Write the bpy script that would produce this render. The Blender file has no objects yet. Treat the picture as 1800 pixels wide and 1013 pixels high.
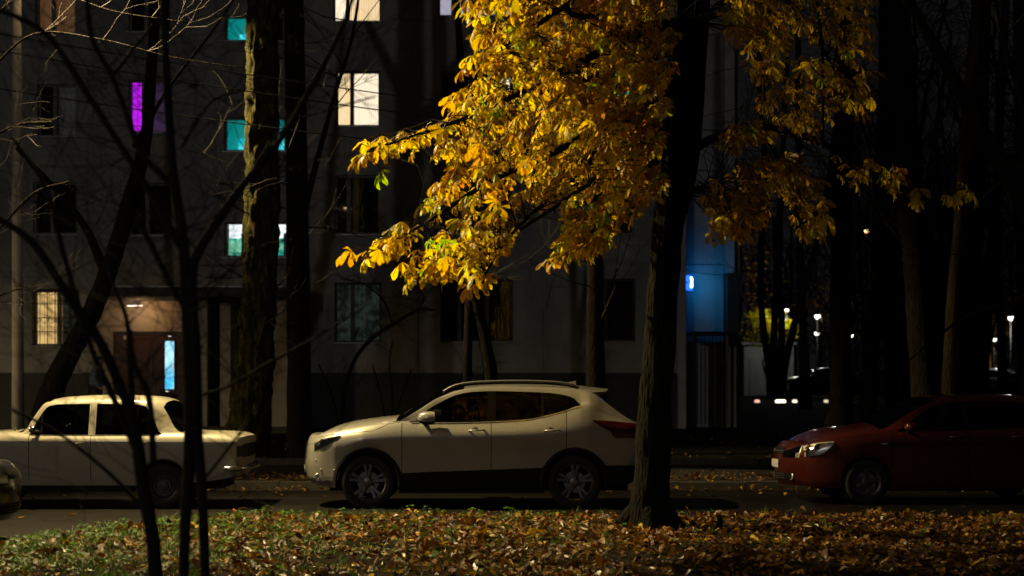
import bpy, bmesh, math, random
import numpy as np
from mathutils import Vector, Matrix, noise as mnoise
random.seed(7); RNG = np.random.default_rng(7)
SC = bpy.context.scene
R = math.radians
# ---------------------------------------------------------------- camera
F = 2760.0; CZ = 1.6; HY = 675.0
cam = bpy.data.cameras.new('camera'); camo = bpy.data.objects.new('camera', cam)
SC.collection.objects.link(camo); SC.camera = camo
cam.sensor_width = 36; cam.lens = 36*F/1800; cam.shift_y = (HY-506.5)/1800
cam.clip_start = .1; cam.clip_end = 2000
camo.location = (0, 0, CZ); camo.rotation_euler = (R(90), 0, 0)
cam.dof.use_dof = True; cam.dof.focus_distance = 17.5; cam.dof.aperture_fstop = 1.7
# ---------------------------------------------------------------- night sky
W = bpy.data.worlds.new('World'); SC.world = W; W.use_nodes = True
W.node_tree.nodes['Background'].inputs[0].default_value = (0.88, 0.9, 1.0, 1)
W.node_tree.nodes['Background'].inputs[1].default_value = 0.0055
SC.view_settings.view_transform = 'Standard'; SC.view_settings.look = 'None'
SC.view_settings.exposure = 0.0; SC.view_settings.gamma = 1.0
SC.view_settings.use_curve_mapping = False
WARM = (1.0, 0.76, 0.34)
LAMP_A = (-6.3, 20.35, 8.4); LAMP_B = (-9.2, 31.0, 9.6); LAMP_C = (-25.0, 19.2, 8.6); LAMP_D = (-15.0, -18.0, 12.5)
POWER_A = 12000; POWER_B = 9000; POWER_C = 5500; POWER_D = 3100

def lamp_light(loc, power, col=WARM, size=2.9, blend=.25, rad=.14, direction=(0, 0, -1)):
    l = bpy.data.lights.new('street_light', 'SPOT'); l.energy = power; l.color = col
    l.spot_size = size; l.spot_blend = blend; l.shadow_soft_size = rad
    o = bpy.data.objects.new('street_light', l); SC.collection.objects.link(o); o.location = loc
    o.rotation_euler = Vector(direction).to_track_quat('-Z', 'Y').to_euler()
    return o
lamp_light((LAMP_A[0], LAMP_A[1], LAMP_A[2]-.15), POWER_A, size=R(112), blend=1, direction=(.45, -.4, -.8))
lamp_light((LAMP_B[0], LAMP_B[1], LAMP_B[2]-.15), POWER_B, size=R(44), blend=.8, direction=(4.4, -1.0, -3.0))
lamp_light((LAMP_D[0], LAMP_D[1], LAMP_D[2]-.15), POWER_D, (.98, .95, .95), size=R(120), blend=.6, direction=(.2, 1, -.2), rad=.35)
lamp_light((LAMP_C[0], LAMP_C[1], LAMP_C[2]-.15), POWER_C, size=R(168), blend=.3)  # unseen fill lamp, added to brighten the facade

# ---------------------------------------------------------------- helpers
def P(px, py, d): return ((px-900)/F*d, d, CZ+(HY-py)/F*d)
def lk(o, parent=None):
    SC.collection.objects.link(o)
    if parent: o.parent = parent
    return o
def tag(o, label=None, cat=None, group=None, kind=None):
    if label: o['label'] = label
    if cat: o['category'] = cat
    if group: o['group'] = group
    if kind: o['kind'] = kind
    return o
def empty(name, loc=(0, 0, 0), rz=0):
    o = bpy.data.objects.new(name, None); lk(o); o.location = loc; o.rotation_euler = (0, 0, rz)
    o.empty_display_size = .2; return o
class MB:
    def __init__(s): s.v = []; s.f = []; s.m = []; s.cm = 0
    def add(s, vs, fs):
        b = len(s.v); s.v.extend(vs)
        for f in fs: s.f.append(tuple(i+b for i in f)); s.m.append(s.cm)
    def box(s, x0, x1, y0, y1, z0, z1):
        if x1 < x0: x0, x1 = x1, x0
        if y1 < y0: y0, y1 = y1, y0
        if z1 < z0: z0, z1 = z1, z0
        s.add([(x0,y0,z0),(x1,y0,z0),(x1,y1,z0),(x0,y1,z0),(x0,y0,z1),(x1,y0,z1),(x1,y1,z1),(x0,y1,z1)],
              [(0,3,2,1),(4,5,6,7),(0,1,5,4),(1,2,6,5),(2,3,7,6),(3,0,4,7)])
        return s
    def quad(s, a, b, c, d): s.add([a, b, c, d], [(0, 1, 2, 3)]); return s
    def tube(s, pts, rad, n=8, amp=0.0, seed=0.0, freq=6.0, cap=True):
        pts = [Vector(p) for p in pts]; N = len(pts)
        if not hasattr(rad, '__len__'): rad = [rad]*N
        b = len(s.v); up = None
        for i, p in enumerate(pts):
            t = (pts[min(i+1, N-1)]-pts[max(i-1, 0)])
            t = t.normalized() if t.length > 1e-9 else Vector((0, 0, 1))
            if up is None: up = Vector((0, 1, 0)) if abs(t.y) < .9 else Vector((1, 0, 0))
            a = t.cross(up).normalized(); c = a.cross(t).normalized(); up = c
            for k in range(n):
                th = 2*math.pi*k/n; d = a*math.cos(th)+c*math.sin(th); rr = rad[i]
                if amp:
                    q = p+d*rr
                    w = mnoise.noise(Vector((q.x*freq*1.6+seed, q.y*freq*1.6, q.z*freq*.35)))
                    w += .5*mnoise.noise(Vector((q.x*freq*4+seed, q.y*freq*4, q.z*freq)))
                    rr = rr*(1+amp*w)
                s.v.append(tuple(p+d*rr))
        for i in range(N-1):
            for k in range(n):
                k2 = (k+1) % n
                s.f.append((b+i*n+k, b+i*n+k2, b+(i+1)*n+k2, b+(i+1)*n+k)); s.m.append(s.cm)
        if cap:
            s.f.append(tuple(b+k for k in range(n))[::-1]); s.m.append(s.cm)
            s.f.append(tuple(b+(N-1)*n+k for k in range(n))); s.m.append(s.cm)
        return s
    def lathe(s, prof, c, axis='z', n=20, squash=1):
        # prof: list of (r, h)
        b = len(s.v)
        for r, h in prof:
            for k in range(n):
                th = 2*math.pi*k/n; u, v = r*math.cos(th), r*math.sin(th)*squash
                if axis == 'z': s.v.append((c[0]+u, c[1]+v, c[2]+h))
                elif axis == 'y': s.v.append((c[0]+u, c[1]+h, c[2]+v))
                else: s.v.append((c[0]+h, c[1]+u, c[2]+v))
        for i in range(len(prof)-1):
            for k in range(n):
                k2 = (k+1) % n
                s.f.append((b+i*n+k, b+i*n+k2, b+(i+1)*n+k2, b+(i+1)*n+k)); s.m.append(s.cm)
        return s
    def mesh(s, name, mat, smooth=False, sharp=None):
        m = bpy.data.meshes.new(name); m.from_pydata(s.v, [], s.f)
        for mm in (mat if isinstance(mat, (list, tuple)) else [mat]): m.materials.append(mm)
        if isinstance(mat, (list, tuple)) and len(mat) > 1: m.polygons.foreach_set('material_index', s.m)
        if smooth: m.polygons.foreach_set('use_smooth', [True]*len(m.polygons))
        m.update()
        if sharp: m.set_sharp_from_angle(angle=R(sharp))
        return m
    def build(s, name, mat, parent=None, smooth=False, sharp=None):
        return lk(bpy.data.objects.new(name, s.mesh(name, mat, smooth, sharp)), parent)
def B(name, mat, parent, *bx):
    m = MB()
    for b in bx: m.box(*b)
    return m.build(name, mat, parent)
def bevel(o, w=.01, seg=2):
    md = o.modifiers.new('bevel', 'BEVEL'); md.width = w; md.segments = seg; md.limit_method = 'ANGLE'; return o
def catmull(pts, k=6):
    p = np.array(pts, float)
    q = np.vstack([2*p[0]-p[1], p, 2*p[-1]-p[-2]]); out = []
    for i in range(1, len(q)-2):
        for t in np.linspace(0, 1, k, endpoint=False):
            a, b, c, d = q[i-1], q[i], q[i+1], q[i+2]
            out.append(.5*((2*b)+(-a+c)*t+(2*a-5*b+4*c-d)*t*t+(-a+3*b-3*c+d)*t**3))
    out.append(p[-1]); return np.array(out)
# ---------------------------------------------------------------- materials
def mat(name, col, rough=.6, metal=0, **k):
    m = bpy.data.materials.new(name); m.use_nodes = True; nt = m.node_tree
    b = nt.nodes['Principled BSDF']
    b.inputs['Base Color'].default_value = (*col, 1); b.inputs['Roughness'].default_value = rough
    b.inputs['Metallic'].default_value = metal
    if 'coat' in k: b.inputs['Coat Weight'].default_value = k['coat']; b.inputs['Coat Roughness'].default_value = .12
    if 'spec' in k: b.inputs['Specular IOR Level'].default_value = k['spec']
    if 'col2' in k:
        tc = nt.nodes.new('ShaderNodeTexCoord'); mp = nt.nodes.new('ShaderNodeMapping')
        mp.inputs['Scale'].default_value = k.get('stretch', (1, 1, 1))
        n = nt.nodes.new('ShaderNodeTexNoise'); n.inputs['Scale'].default_value = k.get('scale', 5)
        n.inputs['Detail'].default_value = 8; n.inputs['Roughness'].default_value = .65
        r = nt.nodes.new('ShaderNodeValToRGB'); r.color_ramp.elements[0].position = k.get('lo', .35); r.color_ramp.elements[1].position = k.get('hi', .7)
        r.color_ramp.elements[0].color = (*col, 1); r.color_ramp.elements[1].color = (*k['col2'], 1)
        nt.links.new(tc.outputs['Object'], mp.inputs[0]); nt.links.new(mp.outputs[0], n.inputs['Vector'])
        nt.links.new(n.outputs[0], r.inputs[0]); nt.links.new(r.outputs[0], b.inputs['Base Color'])
        if 'bump' in k:
            n2 = nt.nodes.new('ShaderNodeTexNoise'); n2.inputs['Scale'].default_value = k.get('bscale', 30); n2.inputs['Detail'].default_value = 6
            nt.links.new(mp.outputs[0], n2.inputs['Vector'])
            bp = nt.nodes.new('ShaderNodeBump'); bp.inputs['Strength'].default_value = k['bump']; bp.inputs['Distance'].default_value = k.get('bdist', .02)
            nt.links.new(n2.outputs[0], bp.inputs['Height']); nt.links.new(bp.outputs[0], b.inputs['Normal'])
        if 'rough2' in k:
            mr = nt.nodes.new('ShaderNodeMapRange'); mr.inputs['To Min'].default_value = rough; mr.inputs['To Max'].default_value = k['rough2']
            mr.inputs['From Min'].default_value = .3; mr.inputs['From Max'].default_value = .7
            nt.links.new(n.outputs[0], mr.inputs['Value']); nt.links.new(mr.outputs[0], b.inputs['Roughness'])
    return m
def emis(name, col, st, col2=None, scale=8, stretch=(1, 1, 1), wave=None, lo=.35, hi=.65):
    m = bpy.data.materials.new(name); m.use_nodes = True; nt = m.node_tree
    b = nt.nodes['Principled BSDF']; b.inputs['Base Color'].default_value = (.3, .3, .3, 1); b.inputs['Roughness'].default_value = .9
    b.inputs['Emission Color'].default_value = (*col, 1); b.inputs['Emission Strength'].default_value = st
    if col2:
        tc = nt.nodes.new('ShaderNodeTexCoord'); mp = nt.nodes.new('ShaderNodeMapping'); mp.inputs['Scale'].default_value = stretch
        nt.links.new(tc.outputs['Object'], mp.inputs[0])
        if wave:
            n = nt.nodes.new('ShaderNodeTexWave'); n.inputs['Scale'].default_value = wave; n.inputs['Distortion'].default_value = 1.2; n.inputs['Detail'].default_value = 2
        else:
            n = nt.nodes.new('ShaderNodeTexNoise'); n.inputs['Scale'].default_value = scale; n.inputs['Detail'].default_value = 5
        r = nt.nodes.new('ShaderNodeValToRGB'); r.color_ramp.elements[0].color = (*col, 1); r.color_ramp.elements[1].color = (*col2, 1)
        r.color_ramp.elements[0].position = lo; r.color_ramp.elements[1].position = hi
        nt.links.new(mp.outputs[0], n.inputs['Vector']); nt.links.new(n.outputs[1 if wave else 0] if False else n.outputs[0], r.inputs[0])
        nt.links.new(r.outputs[0], b.inputs['Emission Color'])
    return m
def glass(name, tint=(.02, .02, .02), alpha=.55, rough=.03, gl=.5):
    m = bpy.data.materials.new(name); m.use_nodes = True; nt = m.node_tree; nt.nodes.clear()
    o = nt.nodes.new('ShaderNodeOutputMaterial'); mx = nt.nodes.new('ShaderNodeMixShader')
    t = nt.nodes.new('ShaderNodeBsdfTransparent'); t.inputs[0].default_value = (alpha, alpha, alpha, 1)
    g = nt.nodes.new('ShaderNodeBsdfGlossy'); g.inputs['Roughness'].default_value = rough; g.inputs[0].default_value = (gl, gl, gl, 1)
    fr = nt.nodes.new('ShaderNodeFresnel'); fr.inputs[0].default_value = 1.5
    nt.links.new(fr.outputs[0], mx.inputs[0]); nt.links.new(t.outputs[0], mx.inputs[1]); nt.links.new(g.outputs[0], mx.inputs[2])
    nt.links.new(mx.outputs[0], o.inputs[0]); return m
def bark(name, c1, c2, moss=None):
    m = mat(name, c1, .95, spec=.08, col2=c2, scale=5, stretch=(3, 3, .8)); nt = m.node_tree; b = nt.nodes['Principled BSDF']
    tc = [n for n in nt.nodes if n.type == 'TEX_COORD'][0]
    mp = nt.nodes.new('ShaderNodeMapping'); mp.inputs['Scale'].default_value = (16, 16, 3.2)
    vo = nt.nodes.new('ShaderNodeTexVoronoi'); vo.feature = 'DISTANCE_TO_EDGE'; vo.inputs['Scale'].default_value = 1.3
    no = nt.nodes.new('ShaderNodeTexNoise'); no.inputs['Scale'].default_value = 3; no.inputs['Detail'].default_value = 8
    ad = nt.nodes.new('ShaderNodeMath'); ad.operation = 'ADD'
    bp = nt.nodes.new('ShaderNodeBump'); bp.inputs['Strength'].default_value = 1; bp.inputs['Distance'].default_value = .035
    L = nt.links.new
    L(tc.outputs['Object'], mp.inputs[0]); L(mp.outputs[0], vo.inputs['Vector']); L(mp.outputs[0], no.inputs['Vector'])
    L(vo.outputs['Distance'], ad.inputs[0]); L(no.outputs[0], ad.inputs[1]); L(ad.outputs[0], bp.inputs['Height']); L(bp.outputs[0], b.inputs['Normal'])
    if moss:
        r = [n for n in nt.nodes if n.type == 'VALTORGB'][0]; e = r.color_ramp.elements.new(.52); e.color = (*moss, 1)
    return m
M = dict(
 asphalt=mat('asphalt', (.005,.0042,.0036), .6, spec=.05, col2=(.010,.0085,.0075), scale=2.2, rough2=.75, bump=.5, bscale=90, bdist=.01),
 walk=mat('footpath_asphalt', (.012,.011,.0095), .8, spec=.2, col2=(.024,.021,.018), scale=3, bump=.4, bscale=80, bdist=.01),
 soil=mat('soil', (.007,.005,.003), 1, spec=.05, col2=(.016,.011,.006), scale=6, bump=.8, bscale=25, bdist=.03),
 turf=mat('dark_turf', (.006,.008,.004), 1, spec=.03, col2=(.016,.014,.008), scale=3, bump=.9, bscale=20, bdist=.05),
 kerb=mat('kerb_concrete', (.05,.047,.042), .9, spec=.2, col2=(.09,.084,.074), scale=9, bump=.3, bscale=60),
 plaster=mat('plaster', (.24,.23,.22), .9, col2=(.45,.435,.41), scale=.9, stretch=(1.4,1.4,.35), bump=.35, bscale=40, lo=.28, hi=.72),
 plinth=mat('plinth_paint', (.045,.045,.045), .85, col2=(.07,.068,.066), scale=2, bump=.2),
 beige=mat('beige_plaster', (.34,.29,.23), .85, col2=(.42,.36,.28), scale=2.5, bump=.2),
 white_wall=mat('pale_wall', (.42,.42,.42), .85, col2=(.55,.55,.54), scale=1.4, bump=.15),
 frame=mat('window_frame_paint', (.25,.23,.2), .5, col2=(.16,.15,.13), scale=8),
 frame_dark=mat('dark_window_frame', (.04,.035,.03), .5),
 sill=mat('sill_zinc', (.3,.3,.3), .4, .6),
 curtain_dark=mat('dark_room_curtain', (.02,.019,.018), .95, col2=(.055,.05,.045), scale=3, stretch=(6,1,.4)),
 pane=glass('window_glass', alpha=.9), iron=mat('wrought_iron', (.02,.02,.02), .5, .5),
 black=mat('black_plastic', (.005,.005,.005), .65, spec=.25), gloss_black=mat('gloss_black_trim', (.006,.006,.006), .2, spec=.15), rubber=mat('tyre_rubber', (.012,.012,.012), .8),
 chrome=mat('chrome', (.75,.75,.75), .15, 1), alloy=mat('alloy_wheel', (.16,.16,.165), .4, .8),
 steel=mat('grey_steel_wheel', (.06,.06,.06), .5, .5),
 paint_w=mat('pearl_white_paint', (.28,.27,.245), .28, .3, coat=.9, col2=(.235,.225,.2), scale=2.2, lo=.45, hi=.8, rough2=.42),
 paint_l=mat('old_cream_paint', (.31,.285,.22), .42, 0, coat=.4, col2=(.38,.35,.28), scale=2),
 paint_r=mat('dark_red_paint', (.075,.011,.007), .3, .25, coat=1),
 paint_d=mat('dark_grey_paint', (.016,.015,.014), .35, .3, coat=1),
 paint_k=mat('black_car_paint', (.02,.02,.022), .3, .3, coat=1),
 carglass=glass('tinted_car_glass', alpha=.22, gl=.3), lens=glass('clear_lamp_lens', alpha=.85),
 reflector=mat('lamp_reflector', (.7,.7,.68), .3, .5), tail=mat('tail_lamp_plastic', (.035,.002,.002), .2, 0, coat=.5),
 interior=mat('car_interior', (.02,.018,.017), .8), plate=mat('number_plate_white', (.6,.6,.58), .4),
 bark=bark('dark_bark', (.009,.007,.006), (.024,.019,.015)), bark2=bark('mossy_bark', (.02,.015,.009), (.17,.115,.055), (.05,.05,.012)),
 barkc=bark('chestnut_bark', (.004,.003,.0025), (.013,.0105,.007), (.009,.0095,.005)),
 bark3=bark('pale_bark', (.035,.025,.017), (.06,.044,.028)),
 twig=mat('bare_twig_bark', (.03,.023,.017), .75, spec=.3), twigd=mat('near_stem_bark', (.02,.016,.013), .9, spec=.15),
 pole=mat('concrete_pole', (.5,.44,.36), .8, col2=(.6,.54,.44), scale=4, stretch=(2,2,.5), bump=.2),
 metal=mat('grey_metal', (.2,.2,.2), .5, .6), cable=mat('black_cable', (.02,.02,.02), .6),
 door=mat('brown_door', (.07,.018,.008), .5, col2=(.05,.013,.007), scale=3),
)
# ---------------------------------------------------------------- ground, road, paths
def gz(x, y):
    pts = [(-80, .0), (12, -.04), (19, -.04), (23.7, -.04), (23.9, .05), (30, .12), (41, .5), (75, .9), (160, 1.25), (900, 1.4)]
    return float(np.interp(y, [p[0] for p in pts], [p[1] for p in pts]))
ys = [-80, -30, 0, 10, 19, 23.7, 23.9] + list(np.arange(25, 46, 1.5)) + [50, 60, 75, 100, 130, 160, 250, 500, 900]
xs = [-900, -400, -200, -100, -60] + list(np.arange(-40, 41, 4)) + [60, 100, 200, 400, 900]
m = MB(); vv = [(x, y, gz(x, y)+(0 if y < 25 else .06*mnoise.noise(Vector((x*.3, y*.3, 0))))) for y in ys for x in xs]; nx = len(xs)
m.add(vv, [(j*nx+i, j*nx+i+1, (j+1)*nx+i+1, (j+1)*nx+i) for j in range(len(ys)-1) for i in range(nx-1)])
tag(m.build('ground', M['turf'], smooth=True), kind='structure')
m = MB(); m.box(-120, 120, 8, 23.55, -.2, 0.0); tag(m.build('road', M['asphalt']), kind='structure')
m = MB()
for i in range(48):
    x0, x1 = -60+i*2.5, -57.5+i*2.5
    m.box(x0, x1, 23.72, 28.6, -.1, .125)
tag(m.build('pavement', M['walk']), kind='structure')
kerb = empty('kerb', (0, 23.63, 0)); tag(kerb, kind='structure')
for row, (yy, zt) in enumerate([(23.55, .13), (28.62, .24)]):
    me = MB().box(-.495, .495, 0, .15, -.2, zt).mesh('kerb_stone', M['kerb'])
    for i in range(26):
        o = lk(bpy.data.objects.new('kerb_stone', me), kerb)
        o.location = (-13+i+random.uniform(-.004, .004), yy-23.63+random.uniform(-.006, .006), random.uniform(-.008, .008)); o.rotation_euler = (random.uniform(-.01, .01), 0, random.uniform(-.004, .004))
# near lawn
def ye(x): return float(np.interp(x, [-6, -5.2, -4.9, -4.7, -4.5, -4.0, -3.5, -2.8, 0, 4, 14], [8, 10, 12.4, 14.2, 15.5, 16.6, 17.3, 17.8, 17.88, 17.8, 17.8]))
def lz(x, y):
    e = ye(x)-y
    return .02+.09*min(1, max(0, e)/.25)+.045*mnoise.noise(Vector((x*.9, y*.9, 1)))*min(1, max(0, e)/.4)+.02*mnoise.noise(Vector((x*4, y*4, 1)))*min(1, max(0, e)/.3)
m = MB(); xs = np.linspace(-5.6, 14, 170); nt_ = 70; vv = []
for t in np.linspace(0, 1, nt_):
    for x in xs:
        y1 = ye(x); y = 5+(y1-5)*(t**.7); z = lz(x, y) if t < 1 else -.02
        vv.append((x, y, z))
m.add(vv, [(j*170+i, j*170+i+1, (j+1)*170+i+1, (j+1)*170+i) for j in range(nt_-1) for i in range(169)])
lawn = m.build('lawn', M['soil'], smooth=True); tag(lawn, kind='structure')
me = MB().box(-.495, .495, 0, .12, -.2, .085).mesh('kerb_stone', M['kerb'])
for i in range(15):
    o = lk(bpy.data.objects.new('kerb_stone', me), lawn); o.location = (1.2+i*.8 if False else -.6+i, ye(-.6+i)+.01, random.uniform(-.006, .006))

# ---------------------------------------------------------------- leaves
def leafmat(name, transl, rough=.42):
    m = bpy.data.materials.new(name); m.use_nodes = True; nt = m.node_tree; b = nt.nodes['Principled BSDF']; L = nt.links.new
    at = nt.nodes.new('ShaderNodeAttribute'); at.attribute_name = 'col'
    tc = nt.nodes.new('ShaderNodeTexCoord'); n = nt.nodes.new('ShaderNodeTexNoise'); n.inputs['Scale'].default_value = 22; n.inputs['Detail'].default_value = 4
    L(tc.outputs['Object'], n.inputs['Vector'])
    r = nt.nodes.new('ShaderNodeValToRGB'); r.color_ramp.elements[0].position = .58; r.color_ramp.elements[1].position = .68
    L(n.outputs[0], r.inputs[0])
    mx = nt.nodes.new('ShaderNodeMix'); mx.data_type = 'RGBA'; L(r.outputs[0], mx.inputs['Factor']); L(at.outputs['Color'], mx.inputs['A']); mx.inputs['B'].default_value = (.10, .035, .008, 1)
    uv = nt.nodes.new('ShaderNodeUVMap'); sp = nt.nodes.new('ShaderNodeSeparateXYZ'); L(uv.outputs[0], sp.inputs[0])
    ab = nt.nodes.new('ShaderNodeMath'); ab.operation = 'ABSOLUTE'; L(sp.outputs[0], ab.inputs[0])
    vs = nt.nodes.new('ShaderNodeMath'); vs.operation = 'SUBTRACT'; L(sp.outputs[1], vs.inputs[0])
    ml = nt.nodes.new('ShaderNodeMath'); ml.operation = 'MULTIPLY'; ml.inputs[1].default_value = .22; L(ab.outputs[0], ml.inputs[0]); L(ml.outputs[0], vs.inputs[1])
    sn = nt.nodes.new('ShaderNodeMath'); sn.operation = 'MULTIPLY'; sn.inputs[1].default_value = 75; L(vs.outputs[0], sn.inputs[0])
    s2 = nt.nodes.new('ShaderNodeMath'); s2.operation = 'SINE'; L(sn.outputs[0], s2.inputs[0])
    bp = nt.nodes.new('ShaderNodeBump'); bp.inputs['Strength'].default_value = .7; bp.inputs['Distance'].default_value = .004; L(s2.outputs[0], bp.inputs['Height'])
    L(bp.outputs[0], b.inputs['Normal']); L(mx.outputs['Result'], b.inputs['Base Color']); b.inputs['Roughness'].default_value = rough
    b.inputs['Specular IOR Level'].default_value = .45
    if transl:
        t = nt.nodes.new('ShaderNodeBsdfTranslucent'); g = nt.nodes.new('ShaderNodeHueSaturation'); g.inputs['Saturation'].default_value = 1.15; g.inputs['Value'].default_value = 1.25
        L(mx.outputs['Result'], g.inputs['Color']); L(g.outputs[0], t.inputs[0])
        ms = nt.nodes.new('ShaderNodeMixShader'); ms.inputs[0].default_value = transl
        L(b.outputs[0], ms.inputs[1]); L(t.outputs[0], ms.inputs[2]); L(ms.outputs[0], nt.nodes['Material Output'].inputs[0])
    return m
M['leaf'] = leafmat('chestnut_leaf', .48); M['litter'] = leafmat('fallen_leaf', .1, .33); M['grass'] = leafmat('grass_blade', .3, .5)
VS = np.array([0, .18, .4, .62, .8, .92, 1.0]); WS = np.array([.04, .22, .52, .88, 1.0, .62, .02])
def leaflet(L, W, pitch, droop, fold, twist=0):
    """points of one leaflet lying along +x, curving down; returns (v, f, uv)"""
    v = []; uv = []; n = len(VS); x = z = 0; pv = 0
    for i, (s, w) in enumerate(zip(VS, WS)):
        a = pitch+droop*s
        if i: x += math.cos(a)*L*(s-pv); z += math.sin(a)*L*(s-pv)
        pv = s; ww = w*W; nrm = (-math.sin(a), math.cos(a)); wob = random.uniform(.9, 1.1)
        cf, sf = math.cos(fold), math.sin(fold)
        for sg in (-1, 0, 1):
            h = abs(sg)*ww*sf; yy = sg*ww*cf*wob; tw = twist*s
            v.append((x+nrm[0]*h, yy*math.cos(tw), z+nrm[1]*h+yy*math.sin(tw))); uv.append((sg*w, s))
    f = []
    for i in range(n-1):
        for k in (0, 1): f.append((i*3+k, i*3+k+1, (i+1)*3+k+1, (i+1)*3+k))
    return np.array(v), f, uv
def compound(size, cols, flat=False):
    V = []; Fc = []; UV = []; C = []
    nl = random.choice((5, 6, 7, 7)); pl = size*.55
    base = np.array((pl, 0, 0)) if not flat else np.zeros(3)
    if not flat:
        b = 0; rr = .003
        for (x, y, z) in ((0, 0, 0), (pl*.5, 0, .02), (pl, 0, 0)):
            for dy, dz in ((-rr, 0), (rr, rr), (0, -rr)): V.append((x, y+dy, z+dz)); UV.append((0, 0)); C.append((.16, .10, .015))
        for i in range(2):
            for k in range(3): Fc.append((i*3+k, i*3+(k+1) % 3, (i+1)*3+(k+1) % 3, (i+1)*3+k))
    col0 = np.array(cols)*random.uniform(.8, 1.15)
    for i in range(nl):
        a = (i-(nl-1)/2)*(2.1*2/nl if nl > 1 else 0)*1.02+random.uniform(-.12, .12)
        ln = size*(1-.42*abs(i-(nl-1)/2)/((nl-1)/2))*random.uniform(.85, 1.1)
        if flat: v, f, uv = leaflet(ln, ln*.2, random.uniform(0, .35), random.uniform(-.9, .4), random.uniform(-.2, .7), random.uniform(-.9, .9))
        else: v, f, uv = leaflet(ln, ln*.185, random.uniform(-.45, .05), random.uniform(-1.3, -.35), random.uniform(.05, .65), random.uniform(-.5, .5))
        ca, sa = math.cos(a), math.sin(a); Rm = np.array([[ca, -sa, 0], [sa, ca, 0], [0, 0, 1]])
        v = v@Rm.T+base; b = len(V); V += [tuple(q) for q in v]; Fc += [tuple(j+b for j in q) for q in f]; UV += uv
        c = np.clip(col0*np.array([random.uniform(.85, 1.1), random.uniform(.82, 1.1), 1]), 0, 1); C += [tuple(c)]*len(v)
    return np.array(V), np.array(Fc), np.array(UV), np.array(C)
def mesh_np(name, V, Fq, UV, C, mt):
    me = bpy.data.meshes.new(name); n = len(V); k = len(Fq)
    me.vertices.add(n); me.vertices.foreach_set('co', np.asarray(V, 'f').ravel())
    me.loops.add(k*4); me.loops.foreach_set('vertex_index', np.asarray(Fq, 'i').ravel())
    me.polygons.add(k); me.polygons.foreach_set('loop_start', np.arange(k, dtype='i')*4)
    me.polygons.foreach_set('use_smooth', [True]*k)
    u = me.uv_layers.new(name='UVMap'); u.data.foreach_set('uv', np.asarray(UV, 'f')[np.asarray(Fq).ravel()].ravel())
    at = me.attributes.new('col', 'FLOAT_COLOR', 'POINT'); at.data.foreach_set('color', np.hstack([C, np.ones((n, 1))]).astype('f').ravel())
    me.materials.append(mt); me.update(); me.validate(); return me
def bake(name, items, variants, mt, parent=None):
    Vs = []; Fs = []; Us = []; Cs = []; b = 0
    for vi, mtx in items:
        V, Fq, UV, C = variants[vi]; A = np.array(mtx); C = C*random.uniform(.55, 1.12)
        Vs.append(V@A[:3, :3].T+A[:3, 3]); Fs.append(Fq+b); Us.append(UV); Cs.append(C); b += len(V)
    return lk(bpy.data.objects.new(name, mesh_np(name, np.vstack(Vs), np.vstack(Fs), np.vstack(Us), np.vstack(Cs), mt)), parent)
YEL = [(.94,.66,.010), (.98,.76,.014), (.92,.62,.008), (.88,.52,.008), (.94,.74,.012), (.62,.30,.01), (.60,.68,.02), (.34,.55,.02), (.88,.76,.014), (.94,.66,.006)]
LV = [compound(random.uniform(.14, .205), YEL[i % len(YEL)]) for i in range(22)]
LV += [compound(random.uniform(.14, .2), c) for c in ((.55,.34,.012), (.42,.24,.01), (.5,.36,.02), (.35,.18,.01))]  # darker leaf colours used to dim the right of the crown
BRN = [(.36,.14,.010), (.24,.085,.010), (.12,.042,.008), (.46,.22,.018), (.38,.16,.010), (.08,.032,.008), (.75,.44,.01), (.25,.12,.03), (.42,.25,.07), (.15,.065,.015), (.07,.03,.010)]
GOLD = BRN+[(.92,.58,.01), (.88,.45,.01), (.95,.66,.012)]
FV = [compound(random.uniform(.10, .16), GOLD[i % len(GOLD)], True) for i in range(28)]
def single(c, L=.11, k=1.0):
    v, f, uv = leaflet(L, L*random.uniform(.2, .36), random.uniform(.0, .35)*k, random.uniform(-.9, .4)*k, random.uniform(-.1, .6)*k, random.uniform(-.9, .9)*k)
    return v, np.array(f), np.array(uv), np.array([c]*len(v))
SV = [single(BRN[i % len(BRN)], random.uniform(.06, .13)) for i in range(33)]
# litter on the near lawn
items = []; n = 0
while n < 17500:
    y = 17.9-5.9*random.random()**1.15; x = random.uniform(-5.6, 7.4)
    if abs(x) > .34*y+.5 or y > ye(x)-.01+ (.06 if random.random() < .2 else 0): continue
    left = x < -2.2
    if mnoise.noise(Vector((x*1.1+7, y*2.2, 5))) < -.22 and random.random() < .75: continue
    if left and random.random() < .25+.2*mnoise.noise(Vector((x, y, 3))): continue
    s = random.uniform(.45, 1.1)
    mtx = Matrix.Translation((x, y, lz(x, y)+random.uniform(-.004, .028))) @ Matrix.Rotation(random.uniform(0, 6.28), 4, 'Z') @ Matrix.Rotation(random.gauss(0, .33), 4, 'Y') @ Matrix.Rotation(random.gauss(0, .36), 4, 'X') @ Matrix.Scale(s, 4)
    items.append((random.randrange(len(SV)), mtx)); n += 1
tag(bake('fallen_leaves', items, SV, M['litter'], lawn), kind='stuff')
FM = [mesh_np('leaf', *v, M['litter']) for v in FV]
cand = []
while len(cand) < 290:
    y = 17.7-5.3*random.random(); x = random.uniform(-5, 6.2)
    if abs(x) > .33*y or y > ye(x)-.1: continue
    cand.append((x, y))
for x, y in cand:
    o = lk(bpy.data.objects.new('leaf', random.choice(FM)), lawn)
    o.location = (x, y, lz(x, y)+.018); o.rotation_euler = (random.gauss(0, .15), random.gauss(0, .15), random.uniform(0, 6.28)); s = random.uniform(.7, 1.15); o.scale = (s, s, s)
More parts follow.
